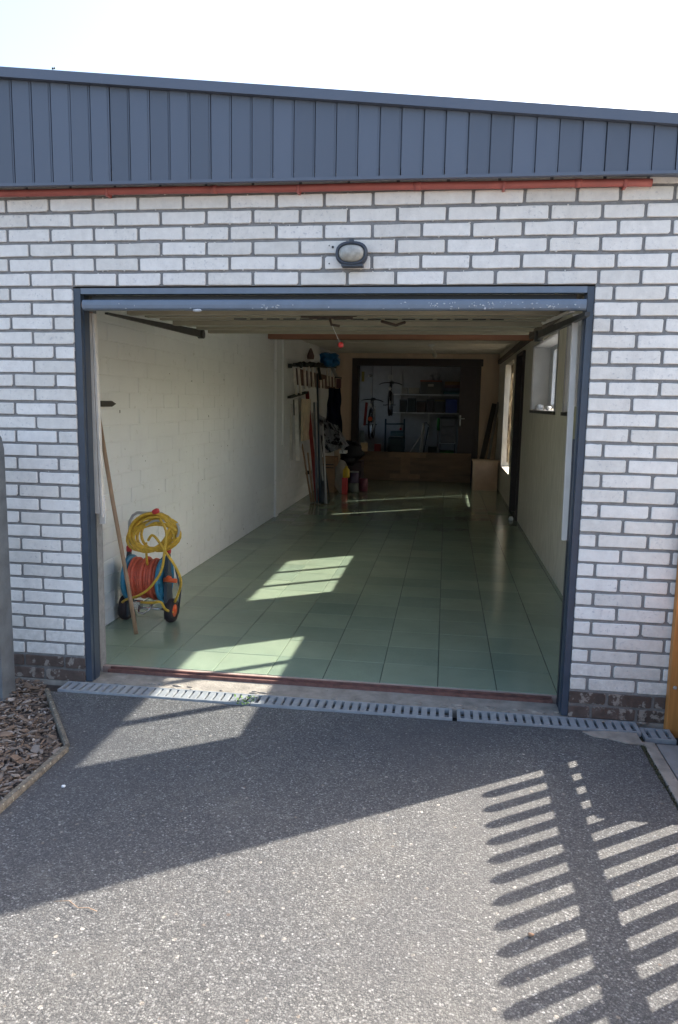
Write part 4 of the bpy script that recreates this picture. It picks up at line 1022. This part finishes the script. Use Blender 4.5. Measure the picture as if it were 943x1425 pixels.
c = A(481, 657, 8.2); m = MB(); m.lathe((c.x, 8.25, c.z-.09), (0, 0, 1), [(.05, 0), (.055, .02), (.055, .12), (.02, .16), (.02, .18)], 14)
tag(m.build('yellow_bottle', YELP), 'yellow bottle standing on the red can beside the white sack', 'bottle')
tag(MB().box(c.x-.06, c.x+.02, 8.2, 8.32, FZ, c.z-.092, .005).build('red_can', REDP), 'red fuel can on the floor below the yellow bottle', 'can')
c = A(491, 655, 8.5)
pt = thing('paint_pot', 'dark paint pot with pale lid stacked by the black bag', 'paint pot', (c.x, 8.6, FZ+.15))
MB().lathe((c.x, 8.6, .162), (0, 0, 1), [(.075, 0), (.08, .01), (.08, .17)], 18).build('pot', M('dark_violet_tin', (.07, .05, .10), .4), pt)
MB().lathe((c.x, 8.6, .333), (0, 0, 1), [(.084, 0), (.084, .015), (.07, .018)], 18).build('lid', LGREY, pt)
tag(MB().lathe((c.x, 8.6, FZ), (0, 0, 1), [(.08, 0), (.085, .01), (.085, .148)], 18).build('grey_pot', M('grey_green_tin', (.14, .16, .14), .4)), 'grey pot on the floor under the dark paint pot', 'pot')
tag(MB().lathe((c.x+.14, 8.8, FZ), (0, 0, 1), [(.07, 0), (.075, .01), (.075, .20), (.06, .21)], 18).build('maroon_pot', M('maroon_tin', (.16, .03, .05), .4)), 'maroon tin on the floor at the right of the paint pots', 'pot')
m = MB(); c = A(490, 628, 8.9); m.blob(c, (.19, .2, .17), 6, .4, 3); m.blob(c+Vector((-.05, .02, -.13)), (.14, .18, .12), 2, .4, 2)
tag(m.build('black_bag', BLACKBAG), 'bulging black bag between the patterned cloth and the brown board', 'bag')
c = A(490, 640, 8.9); tag(MB().box(c.x-.22, c.x+.16, 8.85, 9.25, FZ, c.z-.02, .01).build('dark_crate', M('dark_crate_plastic', (.05, .03, .035), .6)), 'dark crate on the floor under the black bag', 'crate')

# ---- storage room: shelves and what stands on and under them
SY = 12.62
sh = []
for i, (pxa, pya, pxb, pyb, lab) in enumerate(((541, 548.5, 650, 551, 'upper white shelf on the storage room wall'), (541, 574, 650, 578, 'lower white shelf on the storage room wall'))):
    a = A(pxa, pya, SY); b = A(pxb, pyb, SY); t = thing('shelf', lab, 'shelf', ((a.x+b.x)/2, 12.8, a.z), 'white shelves in the storage room')
    MB().box(a.x, 2.6, SY, 12.998, a.z-.012, a.z+.012).build('shelf_board', WHITEP, t); sh.append((t, a.z+.013))
    for px in (557, 597):
        q = A(px, pya, SY); MB().box(q.x-.012, q.x+.012, SY+.05, 12.998, a.z-.04, a.z-.0125).build('bracket', LGREY, t)
for px in (557, 597):
    q = A(px, 560, 12.98); tag(MB().box(q.x-.014, q.x+.014, 12.975, 12.998, .75, 2.1).build('shelf_upright', LGREY), ('left' if px == 557 else 'right') + ' metal upright carrying the white shelves', 'shelf upright', 'shelf uprights')
def on_shelf(k, pxa, pxb, h, mat, label, name, cat, d=.25, y=SY+.03, bev=.004, grp=None, parts=None):
    a = A(pxa, 560, y); b = A(pxb, 560, y); z = sh[k][1]
    o = tag(MB().box(a.x, b.x, y, min(y+d, 12.97), z, z+h, bev).build(name, mat), label, cat, grp); return o, a.x, b.x, y, z
def on_floor(pxa, pxb, h, mat, label, name, cat, d=.3, y=12.3, bev=.005, z=FZ):
    a = A(pxa, 600, y); b = A(pxb, 600, y)
    o = tag(MB().box(a.x, b.x, y, y+d, z, z+h, bev).build(name, mat), label, cat); return o, a.x, b.x, y, z+h
on_shelf(0, 558, 566, .13, M('beige_tub', (.30, .28, .24), .7), 'small beige tub at the left end of the upper shelf', 'tub', 'tub')
o, xa, xb, yy, z = on_shelf(0, 568, 582.5, .13, M('pale_carton', (.36, .33, .27), .7), 'flat pale carton next to the grey storage box on the upper shelf', 'carton', 'carton')
o, xa, xb, yy, z = on_shelf(0, 584, 613, .26, M('grey_storage_box', (.12, .12, .115), .7), 'large grey storage box with orange rim on the upper shelf', 'storage_box', 'storage box')
MB().box(xa-.008, xb+.008, yy-.008, 12.975, z+.262, z+.29, .003).build('lid', M('orange_brown_lid', (.30, .09, .05), .6), o); MB().box(xa+.16, xb-.16, yy-.006, yy-.001, z+.16, z+.21).build('label_card', M('pale_card', (.45, .42, .36), .7), o)
for px, rr, lab in ((599, .06, 'left crumpled white bag on the large grey box'), (607, .085, 'right crumpled white bag on the large grey box')):
    q = A(px, 540, 12.75); tag(MB().blob((q.x, 12.78, z+.292+rr*.95), (rr, rr, rr), px, .3, 2).build('plastic_bag', M('grey_white_bag', (.34, .34, .36), .5)), lab, 'bag')
zz = sh[0][1]
for k, (cname, cc2) in enumerate((('teal', (.06, .13, .15)), ('grey blue', (.13, .15, .19)), ('dusty rose', (.20, .12, .12)), ('ochre', (.28, .17, .08)))):
    a = A(616, 560, SY+.03); tag(MB().box(a.x+.01*k, a.x+.40-.02*k, SY+.04, 12.96, zz+.068*k, zz+.066+.068*k, .01).build('folded_cloth', M('folded_'+cname.replace(' ', '_'), cc2, .9)), cname + ' folded cloth in the pile at the right of the upper shelf', 'folded cloth', 'pile of folded cloths')
for pxa, pxb, h, c_, lab in ((556, 565, .24, (.05, .055, .06), 'dark bin at the left of the lower shelf'), (567, 578, .27, (.045, .06, .065), 'dark teal bin second from left on the lower shelf'), (580, 592, .22, (.08, .055, .05), 'dark brown box in the middle of the lower shelf'), (594, 603, .25, (.05, .045, .06), 'dark violet box right of the middle on the lower shelf'), (605, 618, .24, (.09, .09, .10), 'grey box with yellow top beside the blue crate')):
    o, xa, xb, yy, z = on_shelf(1, pxa, pxb, h, M('bin_%d' % pxa, c_, .6, .2), lab, 'storage_bin', 'bin')
    MB().box(xa-.006, xb+.006, yy-.006, yy+.2, z+h+.002, z+h+.025, .003).build('lid', M('yellowish_lid', (.30, .26, .12), .6) if pxa == 605 else DGREY, o)
o, xa, xb, yy, z = on_shelf(1, 620, 636, .26, BLUEBIN, 'royal blue crate at the right end of the lower shelf', 'blue_crate', 'crate')
MB().box(xa-.008, xb+.008, yy-.008, yy+.22, z+.262, z+.285, .003).build('rim', BLUEBIN, o)
# drawer tower and box with green lid
t = thing('drawer_tower', 'translucent grey drawer tower under the right end of the lower shelf', 'drawers', (1.93, 12.4, FZ))
a = A(613, 600, 12.3); b = A(633, 600, 12.3); W2 = (a.x, b.x)
for k in range(3): MB().box(a.x, b.x, 12.35, 12.75, .66+k*.17, .66+k*.17+.165, .006).build('drawer', M('drawer_grey', (.19, .195, .23), .4), t)
MB().box(a.x-.02, b.x+.01, 12.34, 12.76, 1.172, 1.19, .004).build('top_panel', DGREY, t); MB().box(a.x-.02, b.x+.02, 12.33, 12.76, .645, .658, .003).build('base_panel', WHITEP, t)
for x in (a.x-.005, b.x+.005): MB().tube([(x, 12.36, FZ), (x, 12.36, .644)], .010).build('leg', DGREY, t)
o, xa, xb, yy, z = on_floor(613, 632, .40, M('clear_white_box', (.40, .39, .37), .5), 'white plastic box with green lid under the drawer tower', 'lidded_box', 'box', y=12.36, d=.36)
MB().box(xa-.006, xb+.006, yy-.006, yy+.37, z+.002, z+.075, .008).build('lid', GREENP, o)
m = MB(); q0 = A(610, 582, 12.2); q1 = A(611, 636, 12.2); m.tube([q0, (q0.x, 12.2, q0.z-.25)], .03); tr3 = m.build('trimmer_head', GREENP)
tag(tr3, 'green handled grass trimmer standing left of the drawer tower', 'trimmer'); MB().tube([(q0.x, 12.2, q0.z-.25), (q0.x+.01, 12.2, FZ+.02)], .013).build('shaft', LGREY, tr3)
# folded white trestle
t = thing('folding_trestle', 'white folding trestle with crossed legs in front of the storage room wall', 'trestle', (A(585, 628, 12.0).x, 12.0, FZ))
def leg_(px0, py0, px1, py1, Y, r_, mat, nm='leg'):
    a = A(px0, py0, Y); b = A(px1, py1, Y); d = (b-a)/(b.z-a.z); a2 = a + d*(FZ+r_-a.z) ; MB().tube([a2, b], r_, 8).build(nm, mat, t)
leg_(571, 628, 587, 604, 12.0, .014, WHITEP); leg_(584.5, 628, 589, 589, 12.05, .022, WHITEP); leg_(587, 628, 590.5, 592, 12.12, .014, WHITEP); leg_(592, 615, 596, 594, 12.2, .012, DGREY)
MB().tube([A(588, 590, 12.05), A(593, 588, 12.1), A(597, 592, 12.15)], .012).build('hinge_bar', DGREY, t)
# blue wheeled shopping trolley frame
t = thing('hand_cart', 'blue and dark grey hand cart with tall side handles under the lower shelf', 'cart', (.85, 12.1, FZ))
CB = M('cart_blue', (.012, .045, .07), .5); CT = M('cart_bright_blue', (.015, .11, .19), .45)
for px in (536.5, 562.5):
    q = A(px, 583, 12.0); MB().tube([(q.x, 12.0, FZ+.08), (q.x, 12.0, q.z)], .018).build('side_handle', CB, t)
a = A(537, 590, 12.0); b = A(562, 590, 12.0); MB().tube([a, b], .014).build('cross_bar', CB, t)
a = A(543, 600, 11.95); b = A(561, 607, 11.95); MB().box(a.x, b.x, 11.95, 12.3, b.z, a.z, .01).build('seat_box', CT, t)
a = A(540, 608, 12.0); b = A(562, 608, 12.0); MB().box(a.x, b.x, 12.0, 12.35, .12, a.z-.01, .02).build('bin', CB, t)
for px in (540, 562):
    q = A(px, 600, 12.1); MB().lathe((q.x-.015, 12.1, FZ+.09), (1, 0, 0), [(.03, 0), (.09, 0), (.09, .03), (.03, .03)], 18).build('wheel', RUBBER, t)
q = A(557, 597, 11.9); MB().blob((q.x, 11.93, q.z), (.03, .02, .03), 3, .1, 1).build('reflector', REDP, t)
# low tubs on the floor left
on_floor(513, 532, .42, M('dark_tub', (.022, .03, .055), .5), 'dark blue tub on the storage floor left of the hand cart', 'floor_tub', 'tub', y=11.9, d=.4)
on_floor(521, 530, .62, M('red_tub', (.30, .025, .03), .5), 'small red box between the dark tub and the brown board', 'red_box', 'box', y=11.75, d=.12)
on_floor(596, 608, .55, M('dark_green_bin', (.02, .03, .03), .5), 'dark bin standing right of the white trestle', 'floor_bin', 'bin', y=12.45, d=.3)
# hanging bicycles
def bike(px, pyt, pyb, Y, label, cranky=0, lamp=True):
    top = A(px, pyt, Y); bot = A(px, pyb, Y); r_ = (top.z-bot.z)/2; c = (top+bot)/2; cx = c.x
    t = thing('bicycle', label, 'bicycle', (cx, Y, bot.z), 'bicycles hung in the storage room')
    def whl(yc):
        m = MB(); n = 28; m.tube([(cx, yc+r_*math.cos(2*PI*k/n), c.z+r_*math.sin(2*PI*k/n)) for k in range(n)], .020, 8, closed=True); w1 = m.build('wheel', RUBBER, t)
        m = MB(); m.tube([(cx, yc+(r_-.03)*math.cos(2*PI*k/n), c.z+(r_-.03)*math.sin(2*PI*k/n)) for k in range(n)], .009, 6, closed=True)
        for k in range(12): m.tube([(cx, yc, c.z), (cx, yc+(r_-.03)*math.cos(2*PI*k/12), c.z+(r_-.03)*math.sin(2*PI*k/12))], .0015, 4)
        m.tube([(cx-.04, yc, c.z), (cx+.04, yc, c.z)], .014, 8); m.build('rim', CHROME, w1)
    whl(Y+r_); whl(Y+r_+.62)
    yf = Y+r_; zt = top.z+.06
    m = MB()
    for s_ in (-1, 1): m.tube([(cx+s_*.05, yf, c.z), (cx+s_*.05, yf+.05, top.z+.01), (cx, yf+.06, zt)], .010, 6)
    m.build('fork', LGREY, t)
    m = MB(); m.tube([(cx, yf+.06, zt), (cx, yf+.1, zt+.13)], .014); m.tube(smooth([(cx-.23, yf+.2, zt+.10), (cx-.15, yf+.1, zt+.13), (cx, yf+.09, zt+.14), (cx+.15, yf+.1, zt+.13), (cx+.23, yf+.2, zt+.10)], 4), .011); m.build('handlebar', BLACKM, t)
    m = MB(); m.tube([(cx, yf+.08, zt), (cx, yf+.45, zt-.02)], .014); m.tube([(cx, yf+.08, zt-.03), (cx, yf+.40, c.z-.02)], .016); m.tube([(cx, yf+.40, c.z-.02), (cx, yf+.48, zt+.12)], .013); m.tube([(cx, yf+.40, c.z-.02), (cx, yf+.62, c.z)], .010); m.tube([(cx, yf+.45, zt-.02), (cx, yf+.62, c.z)], .010); m.build('frame', M('bike_frame_dark', (.03, .035, .05), .4), t)
    MB().blob((cx, yf+.50, zt+.15), (.06, .12, .03), 3, .1, 2).build('saddle', BLACKM, t)
    if lamp: MB().lathe((cx, yf-.02, zt+.02), (0, -1, 0), [(.03, 0), (.04, .03), (.036, .045), (.01, .05)], 14).build('front_light', M('bike_light_glass', (.6, .6, .6), .2), t)
    m = MB(); m.tube([(cx-.10, yf+.4, c.z-.02), (cx+.10, yf+.4, c.z-.02)], .009); m.box(cx-.16, cx-.09, yf+.37, yf+.43, c.z-.035, c.z-.015); m.build('crank_and_pedals', BLACKM, t)
    m = MB(); m.tube([(cx, yf+.3, zt+.0), (cx, yf+.3, 2.39)], .004, 5); m.build('hanging_cord', BLACKM, t)
bike(540.5, 546, 578, 11.5, 'small bicycle hung front wheel first with white fork left of the shelves')
bike(513, 570, 611, 11.3, 'bicycle standing high by the left jamb in the dark of the storage room', lamp=True)
q = A(515, 583, 11.15)
t = thing('safety_reflector', 'orange glowing reflector on a dark bracket near the left bicycle', 'reflector', (q.x, 11.15, q.z-.04))
MB().lathe((q.x, 11.15, q.z), (0, -1, 0), [(.045, 0), (.045, .012), (.02, .02)], 16).build('reflector_disc', ORANGE, t); MB().box(q.x-.05, q.x+.05, 11.152, 11.17, q.z-.06, q.z+.05, .004).build('reflector_plate', BLACKM, t)
q0 = A(510, 560, 11.2); q1 = A(507, 592, 11.2); tag(MB().bar(q0, q1, .05, .03).build('red_strap', M('dark_red_strap', (.22, .02, .02), .7)), 'dark red strap hanging by the left jamb of the storage opening', 'strap')
q0 = A(517, 533, 11.25); q1 = A(516, 550, 11.25); tag(MB().bar(q0, q1, .03, .015).build('steel_blade', LGREY), 'bright steel blade hanging at the upper left of the storage opening', 'blade')
m = MB(); m.tube(smooth([A(522, 565, 11.3), A(521, 590, 11.3), A(516, 603, 11.3)], 5), .014); tag(m.build('grey_hose', LGREY), 'pale curved tube hanging between the two bicycles', 'tube')
tag(MB().box(*(lambda a, b: (a.x, b.x, 10.95, 10.99, b.z, a.z))(A(503, 517, 10.95), A(506.5, 531, 10.95)), .003).build('yellow_level', M('dull_yellow_level', (.30, .25, .04), .5)), 'dull yellow level hanging just inside the left jamb', 'level')
for px, py, lab in ((504, 572, 'upper round silver knob on the left jamb'), (504, 593, 'lower round silver knob on the left jamb')):
    q = A(px, py, 10.74); tag(MB().lathe((q.x, 10.765, q.z), (0, -1, 0), [(.018, 0), (.025, .015), (.02, .03)], 12).build('knob', LGREY), lab, 'knob')
q0 = A(501, 599, 10.74); q1 = A(506, 615, 10.74); tag(MB().box(q0.x, q1.x, 10.74, 10.765, q1.z, q0.z, .003).build('grey_strip', M('grey_blue_strip', (.12, .16, .19), .6)), 'grey blue strip fixed low on the left jamb', 'strip')
q0 = A(502, 616, 10.6); q1 = A(511, 628, 10.6); tag(MB().box(q0.x, q1.x, 10.58, 10.63, q1.z, q0.z, .003).build('beige_card', M('beige_card', (.62, .48, .30), .8)), 'beige card standing on the left end of the brown board', 'card')
q = A(515, 523, 11.3); tag(MB().blob(q, (.045, .03, .03), 2, .4, 1).build('silver_bell', LGREY), 'small silver bell hanging at the top left of the storage opening', 'bell')
q = A(543, 525, 11.4); tag(MB().lathe(q, (0, -1, 0), [(.03, 0), (.05, .03), (.045, .05)], 14).build('round_mirror', LGREY), 'round pale mirror above the hung small bicycle', 'mirror')
